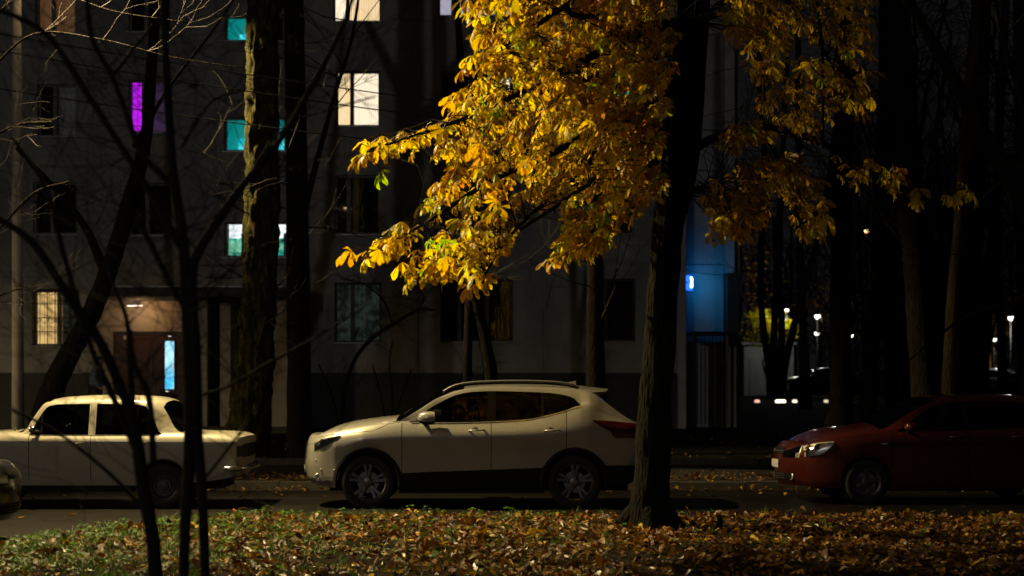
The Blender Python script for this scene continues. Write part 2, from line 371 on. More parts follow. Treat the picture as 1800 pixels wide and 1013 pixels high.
# litter beside the far kerb and in the gutter
items = []
for i in range(5200):
    x = random.uniform(-10, 14); u = random.random()
    if u < .62: y = 23.75+abs(random.gauss(0, .9)); z = .135
    elif u < .72: y = 23.5-abs(random.gauss(0, .12)); z = .015
    elif u < .76: y = random.uniform(18, 23.5); z = .01
    elif u < .86: y = 28.85+abs(random.gauss(0, .8)); z = gz(x, y)+.05
    else: y = random.uniform(29, 38); z = gz(x, y)+.05
    mtx = Matrix.Translation((x, y, z+random.uniform(0, .02))) @ Matrix.Rotation(random.uniform(0, 6.28), 4, 'Z') @ Matrix.Rotation(random.gauss(0, .3), 4, 'Y')
    items.append((random.randrange(len(SV)), mtx))
tag(bake('leaf_litter', items, SV, M['litter']), 'brown and yellow leaves scattered along the far kerb, gutter and footpath', 'fallen leaves', kind='stuff')
mb = MB()
for i in range(130):
    y = 17.6-5*random.random(); x = random.uniform(-5, 6)
    if abs(x) > .33*y or y > ye(x)-.15: continue
    a = random.uniform(0, 6.28); ln = random.uniform(.08, .4); p = Vector((x, y, lz(x, y)+.035)); dv = Vector((math.cos(a), math.sin(a), random.gauss(0, .08)))
    mb.tube([p, p+dv*ln*.5+Vector((0, 0, random.uniform(0, .02))), p+dv*ln+Vector((random.gauss(0, .03), random.gauss(0, .03), 0))], [.004, .0035, .0015], 5)
tag(mb.build('fallen_twigs', M['twig'], lawn), kind='stuff')
# grass
def blades(c):
    V = []; Fq = []; UV = []; C = []
    for k in range(9):
        a = random.uniform(0, 6.28); h = random.uniform(.05, .13); lean = random.uniform(.1, .9)*h; w = random.uniform(.003, .006)
        bx, by = random.gauss(0, .03), random.gauss(0, .03); dx, dy = math.cos(a), math.sin(a); b = len(V); col = np.array(c)*random.uniform(.6, 1.3)
        for s in (0, .5, 1):
            q = (bx+dx*lean*s*s, by+dy*lean*s*s, h*s-(.2*h*s*s)); ww = w*(1-s*.9)
            V.append((q[0]-dy*ww, q[1]+dx*ww, q[2])); V.append((q[0]+dy*ww, q[1]-dx*ww, q[2])); UV += [(0, s)]*2; C += [tuple(np.clip(col, 0, 1))]*2
        Fq += [(b, b+1, b+3, b+2), (b+2, b+3, b+5, b+4)]
    return np.array(V), np.array(Fq), np.array(UV), np.array(C)
def clover(c):
    V = []; Fq = []; UV = []; C = []
    for k in range(6):
        a = random.uniform(0, 6.28); r = random.uniform(.02, .05); h = random.uniform(.03, .09); b = len(V)
        v, f, uv = leaflet(random.uniform(.035, .06), .018, .5, -1.2, .2); ca, sa = math.cos(a), math.sin(a)
        v = v@np.array([[ca, -sa, 0], [sa, ca, 0], [0, 0, 1]]).T+np.array((ca*r, sa*r, h)); V += [tuple(q) for q in v]; Fq += [tuple(j+b for j in q) for q in f]; UV += uv; C += [tuple(c)]*len(v)
    return np.array(V), np.array(Fq), np.array(UV), np.array(C)
GV = [blades(random.choice([(.035,.10,.008), (.06,.15,.008), (.09,.12,.015)])) for _ in range(14)]+[clover(random.choice([(.06,.19,.008), (.12,.30,.008)])) for _ in range(8)]
items = []; n = 0
while n < 1500:
    y = 17.9-5.9*random.random(); x = random.uniform(-5.6, 7)
    if abs(x) > .34*y+.3 or y > ye(x)-.02: continue
    pr = np.interp(x, [-5, -3.4, -2.2, -.5, 1, 2.5, 7], [.7, .5, .25, .12, .05, .02, .02])*(.5+1.2*max(0, .35+mnoise.noise(Vector((x*1.3, y*2, 9)))))
    if y > ye(x)-.35: pr = max(pr, .3 if x < 1 else .06)
    if random.random() > pr: continue
    s = random.uniform(.6, 1.2)*(1 if y < ye(x)-.3 else 1.15)
    vi = random.randrange(14) if random.random() < .72 else 14+random.randrange(8)
    items.append((vi, Matrix.Translation((x, y, lz(x, y))) @ Matrix.Rotation(random.uniform(0, 6.28), 4, 'Z') @ Matrix.Scale(s, 4))); n += 1
tag(bake('grass', items, GV, M['grass']), 'short green grass and weeds growing through the fallen leaves', 'grass', kind='stuff')

# ---------------------------------------------------------------- trees
def rdir(base, spread):
    v = Vector(base)+Vector((random.gauss(0, spread), random.gauss(0, spread), random.gauss(0, spread))); return v.normalized()
def grow(mb, p, d, ln, r, lev, sides=4, up=.06, dens=3, curve=.16):
    n = 5; pts = [Vector(p)]; dd = Vector(d).normalized()
    for i in range(n):
        dd = (dd+Vector((random.gauss(0, curve), random.gauss(0, curve), random.gauss(up, curve)))).normalized(); pts.append(pts[-1]+dd*ln/n)
    mb.tube(pts, [max(r*(1-.75*i/n), .0016) for i in range(n+1)], sides if r > .008 else 3, cap=False)
    if lev > 0:
        for k in range(dens):
            i = random.randint(1, n); nd = rdir((pts[i]-pts[i-1]).normalized(), .55)
            grow(mb, pts[i], nd, ln*random.uniform(.45, .75), r*(1-.75*i/n)*.7+.001, lev-1, sides, up, dens, curve)
def pxline(pts, d0, k=6):
    out = []; rr = []
    for q in pts:
        d = q[3] if len(q) > 3 else d0
        out.append(P(q[0], q[1], d)); rr.append(q[2]/F*d)
    c = catmull([list(a)+[b] for a, b in zip(out, rr)], k)
    return [tuple(a[:3]) for a in c], [max(a[3], .002) for a in c]
def tree(name, label, cat, d, trunks, branches=(), mt='bark', tw=14, twlen=1.6, twlev=2, amp=.12, sides=14, group=None, tmat='twig', twz=(2.5, 12), rt=.014, side=None, dens=3, twdir=(0, -.1, .35)):
    base = trunks[0][0]; b3 = P(base[0], base[1], base[3] if len(base) > 3 else d)
    root = empty(name, (b3[0], b3[1], b3[2])); tag(root, label, cat, group)
    bpy.context.view_layer.update
    allp = []
    inv = Vector(b3)
    def shift(pts): return [tuple(Vector(p)-inv) for p in pts]
    for t in trunks:
        pts, rr = pxline(t, d, 22 if sides > 30 else 6); MB().tube(shift(pts), rr, sides, amp, random.uniform(0, 50), freq=9 if sides > 30 else 7).build('trunk', M[mt], root, True); allp += list(zip(pts, rr))
    for t in branches:
        pts, rr = pxline(t, d); MB().tube(shift(pts), rr, 7, .06, 3).build('branch', M[mt], root, True); allp += list(zip(pts, rr))*2
    cs = [a for a in allp if twz[0] <= a[0][2] <= twz[1]]
    if tw and cs:
        mb = MB()
        for _ in range(tw):
            p, r = random.choice(cs); sx = random.choice((-1, 1)) if side is None else side
            dr = Vector((sx*random.uniform(.3, 1)+twdir[0], random.uniform(-.7, .5)+twdir[1], random.uniform(-.25, .7)*1+twdir[2]*.4))
            grow(mb, Vector(p)-inv, dr.normalized(), twlen*random.uniform(.6, 1.2), min(r*.5, rt), twlev, dens=dens)
        o = mb.build('twigs', M[tmat], root); tag(o, kind='stuff')
    return root
# the tall lit trunk and its dark neighbour
tree('bare_tree', 'tall rough trunk with gold lamplight on its left edge, between the cream and white cars', 'tree', 30.0,
     [[(425, 826, 52), (432, 790, 40), (442, 700, 35), (452, 560, 30), (460, 400, 29), (461, 200, 28), (462, 50, 27), (466, -150, 25), (474, -500, 18)]],
     [[(463, 60, 14), (520, -60, 9), (600, -200, 5), (650, -300, 3)], [(450, -60, 14), (380, -200, 8), (330, -330, 4)]],
     mt='bark2', tw=16, amp=.24, sides=56, twlen=2.0)
tree('bare_tree', 'straight dark trunk just right of the tall lamplit trunk', 'tree', 29.8,
     [[(528, 815, 26), (526, 700, 21), (524, 500, 20), (522, 300, 19), (518, 100, 18), (515, -100, 16), (510, -450, 11)]],
     [[(523, 420, 7), (545, 330, 6), (585, 180, 4), (620, 60, 3), (640, -80, 2)]], tw=16, twlen=2.4, amp=.13, sides=18)
tree('bare_tree', 'thick dark leaning trunk in front of the yellow barred window', 'tree', 28.9,
     [[(58, 835, 30), (76, 740, 24), (98, 670, 20), (135, 600, 18), (170, 530, 17), (206, 430, 15), (236, 330, 14), (257, 240, 11), (264, 150, 10), (272, 40, 9), (285, -80, 8), (300, -350, 6)]],
     [[(185, 480, 9), (150, 400, 7), (95, 330, 5), (30, 260, 4)], [(235, 260, 5), (300, 150, 3), (370, 60, 2), (430, -30, 1.5)]], tw=20, twlen=1.8, rt=.008, amp=.12, sides=18, tmat='twigd')
tree('twin_stem_tree', 'slim dark tree forking low behind the white car, under the yellow crown', 'tree', 31.5,
     [[(856, 805, 14), (858, 730, 12), (862, 660, 12), (852, 600, 11), (838, 540, 10), (828, 500, 9), (826, 380, 8), (815, 200, 7), (800, -50, 5)],
      [(826, 800, 12), (823, 700, 9), (822, 640, 8), (824, 560, 8), (829, 500, 8), (842, 400, 7), (870, 200, 6)]],
     [[(835, 530, 4), (850, 470, 3), (900, 430, 2)]], tw=12, twlen=1.6, sides=10)
tree('bare_tree', 'straight dark trunk before the wall right of the wide ground floor window', 'tree', 29.8,
     [[(1050, 818, 22), (1048, 700, 18), (1046, 560, 15), (1046, 450, 14), (1044, 300, 13), (1042, 100, 11), (1040, -200, 8)]],
     [], tw=16, twlen=2.2, amp=.1, sides=16)
tree('bare_shrub', 'low arching bare shrub against the pale wall left of the white car roof', 'shrub', 34,
     [[(600, 760, 4.2), (605, 690, 3.6), (625, 630, 3.6), (660, 590, 3.6), (700, 565, 3), (735, 545, 2.4), (765, 545, 1.8)],
      [(598, 770, 3), (585, 700, 1.8), (560, 640, 1.2)], [(684, 772, 1.8), (690, 700, 1.8), (684, 640, 1.2), (690, 600, 1.2)], [(684, 772, 1.8), (670, 700, 1.2), (655, 640, 1.2)], [(684, 772, 1.8), (705, 700, 1.2), (722, 650, 1.2)]],
     [[(690, 570, 1.8), (675, 530, 1.8), (640, 500, 1.2), (600, 490, 1.2)], [(735, 545, 1.2), (745, 520, 1.2), (720, 490, 0.9)]], tw=46, twlen=.8, rt=.008, sides=6, twz=(1.2, 5), amp=.03)
# near dark stems on the left (out of focus, close to the camera)
tree('near_bush', 'blurred black multi-stemmed bush close to the camera at left', 'bush', 7.6,
     [[(276, 1130, 13), (270, 960, 13), (252, 860, 12), (238, 760, 11), (215, 690, 9), (175, 600, 9), (120, 520, 8), (60, 430, 7), (0, 385, 6), (-60, 350, 5)],
      [(322, 1130, 10), (324, 960, 10), (332, 820, 11), (335, 700, 12), (330, 580, 11), (326, 480, 11), (318, 400, 10), (302, 280, 8), (292, 120, 7), (286, -60, 6), (282, -200, 4)],
      [(364, 1130, 9), (360, 980, 9), (355, 860, 9), (346, 760, 11), (342, 620, 11), (335, 500, 11), (345, 450, 9), (385, 385, 8), (440, 310, 7), (500, 235, 6), (560, 130, 5), (600, 50, 4), (640, -60, 3)]],
     [[(322, 440, 8), (292, 390, 7), (240, 300, 6), (150, 160, 6), (90, 70, 5), (30, 30, 5), (-60, 0, 4)], [(310, 330, 6), (250, 270, 6), (215, 180, 5), (195, 130, 5), (160, 60, 5), (150, -60, 4)],
      [(200, 130, 4), (240, 80, 3), (290, 20, 3)], [(250, 820, 6), (200, 700, 6), (160, 610, 5), (110, 440, 5), (80, 330, 4), (20, 240, 3)], [(236, 740, 6), (228, 640, 5), (222, 560, 4), (190, 480, 3)],
      [(258, 900, 4), (190, 830, 4), (100, 760, 3), (20, 720, 3)], [(335, 560, 5), (300, 500, 5), (270, 440, 5), (240, 380, 4)], [(340, 700, 3), (400, 680, 3), (470, 640, 3), (560, 590, 2), (640, 540, 2)],
      [(345, 860, 3), (400, 790, 3), (440, 740, 2)], [(318, 260, 3), (370, 180, 3), (420, 160, 2)], [(430, 320, 3), (500, 225, 2), (590, 190, 2), (660, 170, 1.5)], [(325, 560, 3), (380, 500, 2), (440, 440, 2), (520, 420, 1.5)],
      [(270, 820, 6), (262, 700, 6), (235, 640, 5), (228, 580, 5)]],
     mt='twigd', tmat='twigd', tw=130, twlen=.7, twlev=2, rt=.0032, amp=.05, sides=10, twz=(.9, 4.5), dens=2)
# lit fine twigs at the left edge
tree('bare_tree', 'leafless twiggy tree at the left edge with lamplit twigs', 'tree', 20.5,
     [[(-60, 940, 12), (-62, 700, 11), (-52, 450, 10), (-30, 250, 9), (-20, 60, 7), (-10, -150, 5)]],
     [[(-52, 450, 3), (0, 400, 2), (60, 340, 3), (120, 320, 2)], [(-30, 250, 3), (30, 220, 2), (90, 215, 3)], [(-25, 130, 3), (60, 60, 2), (180, 70, 1.4), (300, 100, 1.1), (430, 120, .8)], [(-20, 40, 3), (60, -20, 2), (200, 20, 1.2), (330, 40, 1.5)],
      [(-55, 560, 3), (0, 520, 2), (60, 500, 1.2)]],
     tw=26, twlen=.8, twlev=2, rt=.003, side=1, sides=8, twz=(2.4, 6.8), amp=.05, dens=2)
# trunks on the right
RT = [
 ('multi-stemmed dark tree fanning out in front of the yellow lit bush', 'clump_tree', 44,
   [[(1362, 700, 14), (1352, 640, 8), (1340, 560, 6), (1338, 450, 6), (1345, 300, 5), (1330, 100, 4)], [(1364, 700, 12), (1360, 620, 7), (1362, 560, 6), (1368, 430, 6), (1375, 300, 5), (1385, 60, 4)],
    [(1366, 700, 12), (1372, 630, 7), (1374, 560, 6), (1366, 480, 6), (1362, 380, 5)], [(1366, 700, 12), (1384, 620, 7), (1402, 550, 6), (1430, 450, 6), (1450, 370, 5), (1470, 200, 4)]]),
 ('slim dark straight trunk left of the far street lamps', 'bare_tree', 40, [[(1416, 720, 13), (1412, 600, 8), (1406, 450, 7), (1404, 200, 6), (1402, -60, 4)]]),
 ('broad black trunk with flared foot behind the red car bonnet', 'bare_tree', 33, [[(1478, 752, 30), (1478, 700, 21), (1477, 550, 19), (1480, 350, 18), (1484, 150, 17), (1478, -100, 14), (1475, -350, 9)]]),
 ('slim grey trunk left of the tall black pair of trunks', 'bare_tree', 34, [[(1524, 748, 17), (1530, 650, 13), (1540, 500, 11), (1546, 300, 10), (1560, 100, 9), (1575, -100, 6)]]),
 ('paler brown trunk rising over the red car windscreen', 'bare_tree', 37, [[(1578, 735, 22), (1574, 650, 20), (1572, 500, 18), (1566, 350, 17), (1560, 150, 15), (1555, -80, 12)]]),
 ('widest black trunk over the red car roof', 'bare_tree', 30, [[(1632, 770, 34), (1628, 680, 27), (1620, 560, 26), (1610, 430, 26), (1598, 330, 26), (1590, 200, 24), (1580, 50, 22), (1570, -150, 18)]]),
 ('dark trunk with fork just right of the blue distant sign', 'bare_tree', 38, [[(1702, 735, 17), (1704, 620, 14), (1712, 480, 13), (1722, 300, 12), (1730, 100, 10), (1735, -80, 8)]]),
 ('thin black trunk near the right edge left of the far lamp', 'bare_tree', 36, [[(1726, 740, 12), (1732, 620, 8), (1742, 500, 7), (1750, 380, 7), (1760, 200, 6), (1770, 0, 5)]]),
 ('thin black trunk directly left of the bright far lamp at the right edge', 'bare_tree', 35, [[(1764, 740, 13), (1761, 620, 8), (1757, 500, 7), (1752, 300, 6), (1760, 100, 5), (1765, -60, 4)]]),
 ('dark trunk on the right edge of the picture', 'bare_tree', 33, [[(1812, 760, 22), (1806, 600, 15), (1800, 400, 13), (1795, 200, 12), (1790, -50, 10)]]),
]
for i, (lab, nm, d, tr) in enumerate(RT):
    tree(nm, lab, 'tree', d, tr, [], tw=22, twlen=2.6, sides=12, amp=.09, twz=(3, 14), group='dark trunks of the wooded yard on the right')
tree('pale_tree', 'smooth pale trunk catching lamplight high up at right', 'tree', 26,
     [[(1668, 812, 24), (1672, 700, 18), (1680, 520, 15), (1690, 380, 12), (1697, 250, 11), (1706, 150, 11), (1714, 60, 11), (1722, -30, 10), (1730, -200, 8)]], [], mt='bark3', tw=10, twlen=1.8, sides=16, amp=.05)
tree('leaning_tree', 'black tree leaning right across the upper right corner', 'tree', 14.5,
     [[(2050, 960, 26), (1960, 700, 20), (1870, 500, 17), (1790, 340, 15), (1720, 220, 13), (1660, 110, 11), (1600, 10, 9), (1560, -60, 7)]],
     [[(1800, 355, 7), (1800, 200, 6), (1760, 60, 5), (1740, -60, 4)], [(1850, 470, 7), (1790, 530, 5), (1720, 545, 4), (1650, 590, 2), (1580, 650, 1.5)]], tw=14, twlen=1.0, rt=.008, sides=12, amp=.06, tmat='twigd', mt='bark')
# woodland mass in the distance
mb = MB()
for i in range(170):
    y = random.uniform(46, 85); px = random.uniform(1290, 1960)
    if any(a < px < b for a, b in ((1296, 1452), (1490, 1508), (1664, 1692), (1738, 1790))): y = random.uniform(118, 128)
    x = (px-900)/F*y; z0 = gz(x, y)
    h = random.uniform(7, 14); r = random.uniform(.05, .14)
    pts = [(x+random.gauss(0, .12)*k, y, z0+h*k/4) for k in range(5)]; mb.tube(pts, [r*(1-.15*k) for k in range(5)], 6)
    for _ in range(5): k = random.randint(1, 4); grow(mb, pts[k], (random.uniform(-1, 1), random.uniform(-.5, .5), .7), 3.0, r*.4, 1, dens=3)
tag(mb.build('distant_trees', M['bark']), 'dim mass of leafless trees filling the yard beyond the building', 'trees', kind='stuff')

# ---------------------------------------------------------------- the yellow chestnut
cb = P(1142, 932, 16.4); chest = empty('chestnut_tree', cb); tag(chest, 'yellow-leaved chestnut with thick dark trunk in front of the white car tail', 'tree')
ci = Vector(cb)
def cmb(line, n, name='branch', amp=.05, seg=6, d0=16.4):
    pts, rr = pxline(line, d0); MB().tube([tuple(Vector(p)-ci) for p in pts], rr, n, amp, random.uniform(0, 9), freq=7).build(name, M['barkc'], chest, True); return pts, rr
cmb([(1140, 955, 54), (1140, 930, 44), (1141, 905, 37), (1144, 860, 33), (1148, 800, 31), (1152, 700, 29), (1160, 600, 28), (1166, 500, 28), (1174, 400, 28), (1184, 330, 27), (1190, 250, 23), (1194, 120, 22), (1200, 0, 21), (1206, -150, 19), (1215, -400, 12)], 36, 'trunk', .13)
cmb([(1190, 370, 20), (1208, 300, 18), (1220, 200, 16), (1228, 100, 14), (1236, 0, 13), (1246, -150, 11), (1262, -330, 7)], 14, 'trunk', .08)
# root flares
for a, ln in ((2.9, .42), (-.35, .42), (-1.6, .34)):
    q = [(0, 0, .32), (math.cos(a)*.18, math.sin(a)*.17, .14), (math.cos(a)*.3, math.sin(a)*.28, .04), (math.cos(a)*ln, math.sin(a)*ln, -.03)]
    MB().tube(catmull(q, 4), list(np.linspace(.15, .04, 13)), 10, .15, a, freq=7).build('root', M['barkc'], chest, True)
LIMBS = [
 [(1180, 40, 10, 16.3), (1080, 80, 8, 15.9), (960, 140, 6, 15.4), (850, 195, 4, 15), (740, 235, 3, 14.6), (655, 262, 2, 14.4)],
 [(1180, 160, 11, 16.3), (1090, 200, 8, 16), (980, 265, 6, 15.8), (860, 320, 5, 15.5), (760, 385, 3, 15.2), (680, 430, 2, 15), (640, 450, 1.5, 14.9)],
 [(1185, -160, 10, 16.4), (1090, -60, 8, 15.7), (980, 20, 5, 15), (890, 80, 3, 14.6), (830, 118, 2, 14.3)],
 [(1180, 90, 8, 16.5), (1060, 130, 6, 16.9), (940, 165, 4, 17.1), (840, 175, 2.5, 17.2), (805, 178, 1.5, 17.2)],
 [(1180, 210, 9, 16.3), (1080, 290, 6, 16.4), (950, 380, 4, 16.3), (850, 440, 3, 16.2), (760, 475, 2, 16.2), (720, 482, 1.5, 16.1)],
 [(1182, 250, 8, 16.4), (1110, 330, 6, 15.8), (1060, 390, 4, 15.4), (1000, 440, 2, 15.2), (975, 462, 1.5, 15.1)],
 [(1190, -260, 9, 16.4), (1090, -160, 7, 15.4), (980, -80, 4, 14.8), (900, -10, 2, 14.5)],
 [(1150, 170, 7, 16.3), (1020, 300, 5, 15.2), (910, 400, 3, 14.8), (860, 470, 2, 14.7), (848, 500, 1.5, 14.7)],
 [(1060, 30, 5, 15.6), (1000, 20, 4, 15.2), (1040, -60, 3, 15), (1060, -140, 2.5, 15)],
 [(1210, 275, 9, 16.4), (1240, 250, 8, 16.5), (1290, 232, 7, 16.7), (1360, 226, 7, 17), (1440, 250, 6, 17.4), (1530, 300, 4, 17.8), (1610, 345, 3, 18.1), (1680, 352, 2, 18.3)],
 [(1232, 40, 7, 16.5), (1270, 5, 6, 16.9), (1300, 25, 5, 17.1), (1335, 100, 4, 17.3), (1345, 180, 2, 17.4)],
 [(1240, -60, 9, 16.5), (1320, -60, 7, 17), (1400, 20, 5, 17.4), (1460, 110, 3, 17.6), (1490, 170, 2, 17.7)],
 [(1205, 340, 6, 16.2), (1240, 330, 4, 15.8), (1275, 350, 3, 15.5), (1290, 390, 2, 15.4)],
 [(1445, 250, 3, 17.4), (1446, 100, 3, 17.3), (1430, -60, 3, 17.2)],
 [(1340, 228, 5, 17), (1390, 320, 4, 17.3), (1410, 380, 3, 17.4), (1405, 425, 2, 17.4)],
]
limbpts = []
for l in LIMBS:
    pts, rr = cmb(l, 7, 'branch', .04); limbpts += [Vector(p) for p in pts]
LP = np.array([tuple(v) for v in limbpts])
def inpoly(x, y, poly):
    c = False; j = len(poly)-1
    for i in range(len(poly)):
        xi, yi = poly[i]; xj, yj = poly[j]
        if (yi > y) != (yj > y) and x < (xj-xi)*(y-yi)/(yj-yi)+xi: c = not c
        j = i
    return c
POLY_L = [(850, -60), (1170, -60), (1165, 330), (1120, 375), (1105, 420), (1060, 445), (1010, 455), (1005, 420), (1040, 380), (1010, 350), (960, 350), (930, 370), (925, 420), (900, 460), (880, 490), (850, 500), (835, 470), (800, 480), (740, 485), (720, 470), (770, 440), (700, 445), (650, 450), (680, 415), (720, 395), (770, 355), (800, 320), (850, 290), (800, 265), (760, 265), (700, 262), (670, 250), (740, 230), (800, 215), (840, 180), (830, 165), (880, 140), (870, 120), (830, 125), (835, 100), (880, 70), (860, 40)]
POLY_R = [(1240, -60), (1500, -60), (1500, 60), (1510, 180), (1480, 210), (1440, 240), (1400, 250), (1330, 215), (1300, 180), (1330, 120), (1290, 60)]
POLY_R2 = [(1215, 330), (1250, 290), (1300, 270), (1360, 280), (1400, 300), (1420, 350), (1430, 410), (1390, 420), (1370, 380), (1330, 350), (1300, 390), (1240, 410), (1215, 380)]
POLY_R3 = [(1440, 270), (1560, 300), (1680, 330), (1690, 350), (1560, 345), (1440, 320)]
leaves = []
def hang(px, py, d, bias, size=1.0, vi=None, yaw=None):
    p = Vector(P(px, py, d))
    yw = yaw if yaw is not None else (math.pi if bias < 0 else 0)+random.gauss(0, .6)
    mtx = Matrix.Translation(p) @ Matrix.Rotation(yw, 4, 'Z') @ Matrix.Rotation(random.uniform(.1, .75), 4, 'Y') @ Matrix.Rotation(random.gauss(0, .35), 4, 'X') @ Matrix.Scale(size*random.uniform(.85, 1.2), 4)
    if vi is None:
        vi = random.randrange(len(LV)) if px < 1200 or random.random() < .35 else random.choice((22, 23, 24, 25))  # right side mostly takes darker leaves, crown shade put into the colour
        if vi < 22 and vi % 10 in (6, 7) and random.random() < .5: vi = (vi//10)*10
    leaves.append((vi, mtx))
def fill(poly, n, dfun, bias, clump=.0):
    xs_ = [a[0] for a in poly]; ys_ = [a[1] for a in poly]; k = 0; t = 0
    while k < n and t < n*60:
        t += 1; x = random.uniform(min(xs_), max(xs_)); y = random.uniform(min(ys_), max(ys_))
        if not inpoly(x, y, poly): continue
        d = dfun(x, y); q = P(x, y, d)
        u_ = q[0]*.82+q[2]*.57; w_ = -q[0]*.57+q[2]*.82
        if mnoise.noise(Vector((u_*.9, q[1]*1.3, w_*3.4)))*.75+mnoise.noise(Vector((q[0]*2.5, q[1]*2, q[2]*2.5)))*.35 < clump: continue
        hang(x+15*(-bias)*-1, y-10, d, bias); k += 1
fill(POLY_L, 1250, lambda x, y: 15.3+(x-900)/300*.6+random.gauss(0, .85), -1, .05)
fill([(1080, -60), (1215, -60), (1200, 330), (1135, 390), (1080, 320)], 330, lambda x, y: random.uniform(15.0, 16.3), -1, -.2)
fill([(850, -500), (1220, -500), (1220, -60), (880, -60)], 420, lambda x, y: random.uniform(16, 20.5), -1, -.3)  # unseen leaves above the view, added to shade the right crown
fill([(900, -60), (1165, -60), (1165, 340), (1100, 400), (1040, 340), (960, 330), (930, 250), (900, 100)], 220, lambda x, y: random.uniform(16.8, 19.6), -1, -.1)
fill([(960, -150), (1165, -150), (1165, 330), (1080, 330), (960, 260)], 130, lambda x, y: random.uniform(18, 20.6), -1, -.5)  # rear leaves added to block lamplight from the right crown
fill([(850, 130), (1080, 40), (1080, 340), (960, 335), (900, 300)], 230, lambda x, y: random.uniform(19.8, 21.3), -1, -.4)  # leaves behind the crown, added to keep the lamp off the red car
fill([(1235, 225), (1300, 215), (1310, 330), (1290, 400), (1225, 410)], 90, lambda x, y: random.uniform(15.0, 16.6), 1, -.2)
fill([(1235, -80), (1340, -80), (1350, 110), (1300, 150), (1250, 60)], 110, lambda x, y: random.uniform(15.6, 17.4), 1, -.1)
fill(POLY_R, 260, lambda x, y: 17.2+random.gauss(0, .7), 1, -.05)
fill(POLY_R2, 160, lambda x, y: 16.6+random.gauss(0, .7), 1, -.15)
fill(POLY_R3, 34, lambda x, y: 17.9+random.gauss(0, .3), 1, -.2)
for px, py, d in [(655, 262, 14.4), (690, 262, 14.5), (690, 420, 14.9), (660, 440, 14.9), (720, 395, 15), (760, 470, 16), (735, 478, 16), (845, 490, 14.8), (870, 480, 14.8), (985, 450, 15.1), (1005, 440, 15.1), (1040, 425, 15.2), (835, 110, 14.4), (850, 100, 14.5), (815, 168, 17), (1285, 385, 15.4), (1268, 372, 15.4), (1405, 405, 17.4), (1390, 398, 17.3), (1425, 395, 17.3), (1340, 175, 17.3), (1340, 232, 17), (1330, 225, 17), (1600, 345, 18), (1660, 350, 18.2), (1540, 305, 17.8)]:
    for _ in range(2): hang(px+random.uniform(-6, 6), py+random.uniform(-5, 5), d, -1 if px < 1160 else 1)
hang(690, 288, 14.2, -1, 1.15, 7, math.pi-.2); hang(668, 262, 14.3, -1, 1.2, 3, math.pi+.1); hang(740, 262, 14.4, -1, 1.1, 4, math.pi-.5)
# above the frame
fill([(880, -400), (1500, -400), (1500, -60), (850, -60)], 520, lambda x, y: 16.8+random.gauss(0, 1.7), -1, -.1)
mb = MB()
for vi, mtx in leaves:
    p = mtx.translation; i = int(np.argmin(((LP-np.array(p))**2).sum(1))); q = limbpts[i]
    if (q-p).length < 1.6 and random.random() < .8:
        mid = (p+q)/2+Vector((random.gauss(0, .05), random.gauss(0, .05), .06)); mb.tube([tuple(v-ci) for v in (q, mid, p)], [.006, .004, .0025], 3, cap=False)
tag(mb.build('twigs', M['barkc'], chest), kind='stuff')
def vis_size(it):
    p = it[1].translation; x = 900+p.x/p.y*F; y = HY-(p.z-CZ)/p.y*F
    return (1 if (0 < x < 1800 and 0 < y < 1013) else 0)*10-p.y
leaves.sort(key=vis_size, reverse=True)
LM = [mesh_np('leaf', *v, M['leaf']) for v in LV]
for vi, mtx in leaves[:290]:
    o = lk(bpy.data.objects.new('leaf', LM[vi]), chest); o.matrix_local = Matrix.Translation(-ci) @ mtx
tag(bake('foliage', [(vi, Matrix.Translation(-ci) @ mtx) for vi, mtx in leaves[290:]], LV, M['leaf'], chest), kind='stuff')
# small weeds at the chestnut's foot are part of the grass; the little stump beside it
st = P(1264, 948, 15.9); o = MB().tube([(0, 0, -.05), (.0, 0, .1), (.01, .0, .19), (.0, .01, .25)], [.05, .04, .032, .02], 9, .2, 4).build('stump', M['bark'], None, True)
o.location = st; tag(o, 'small dark stump among the leaves right of the chestnut trunk', 'stump')

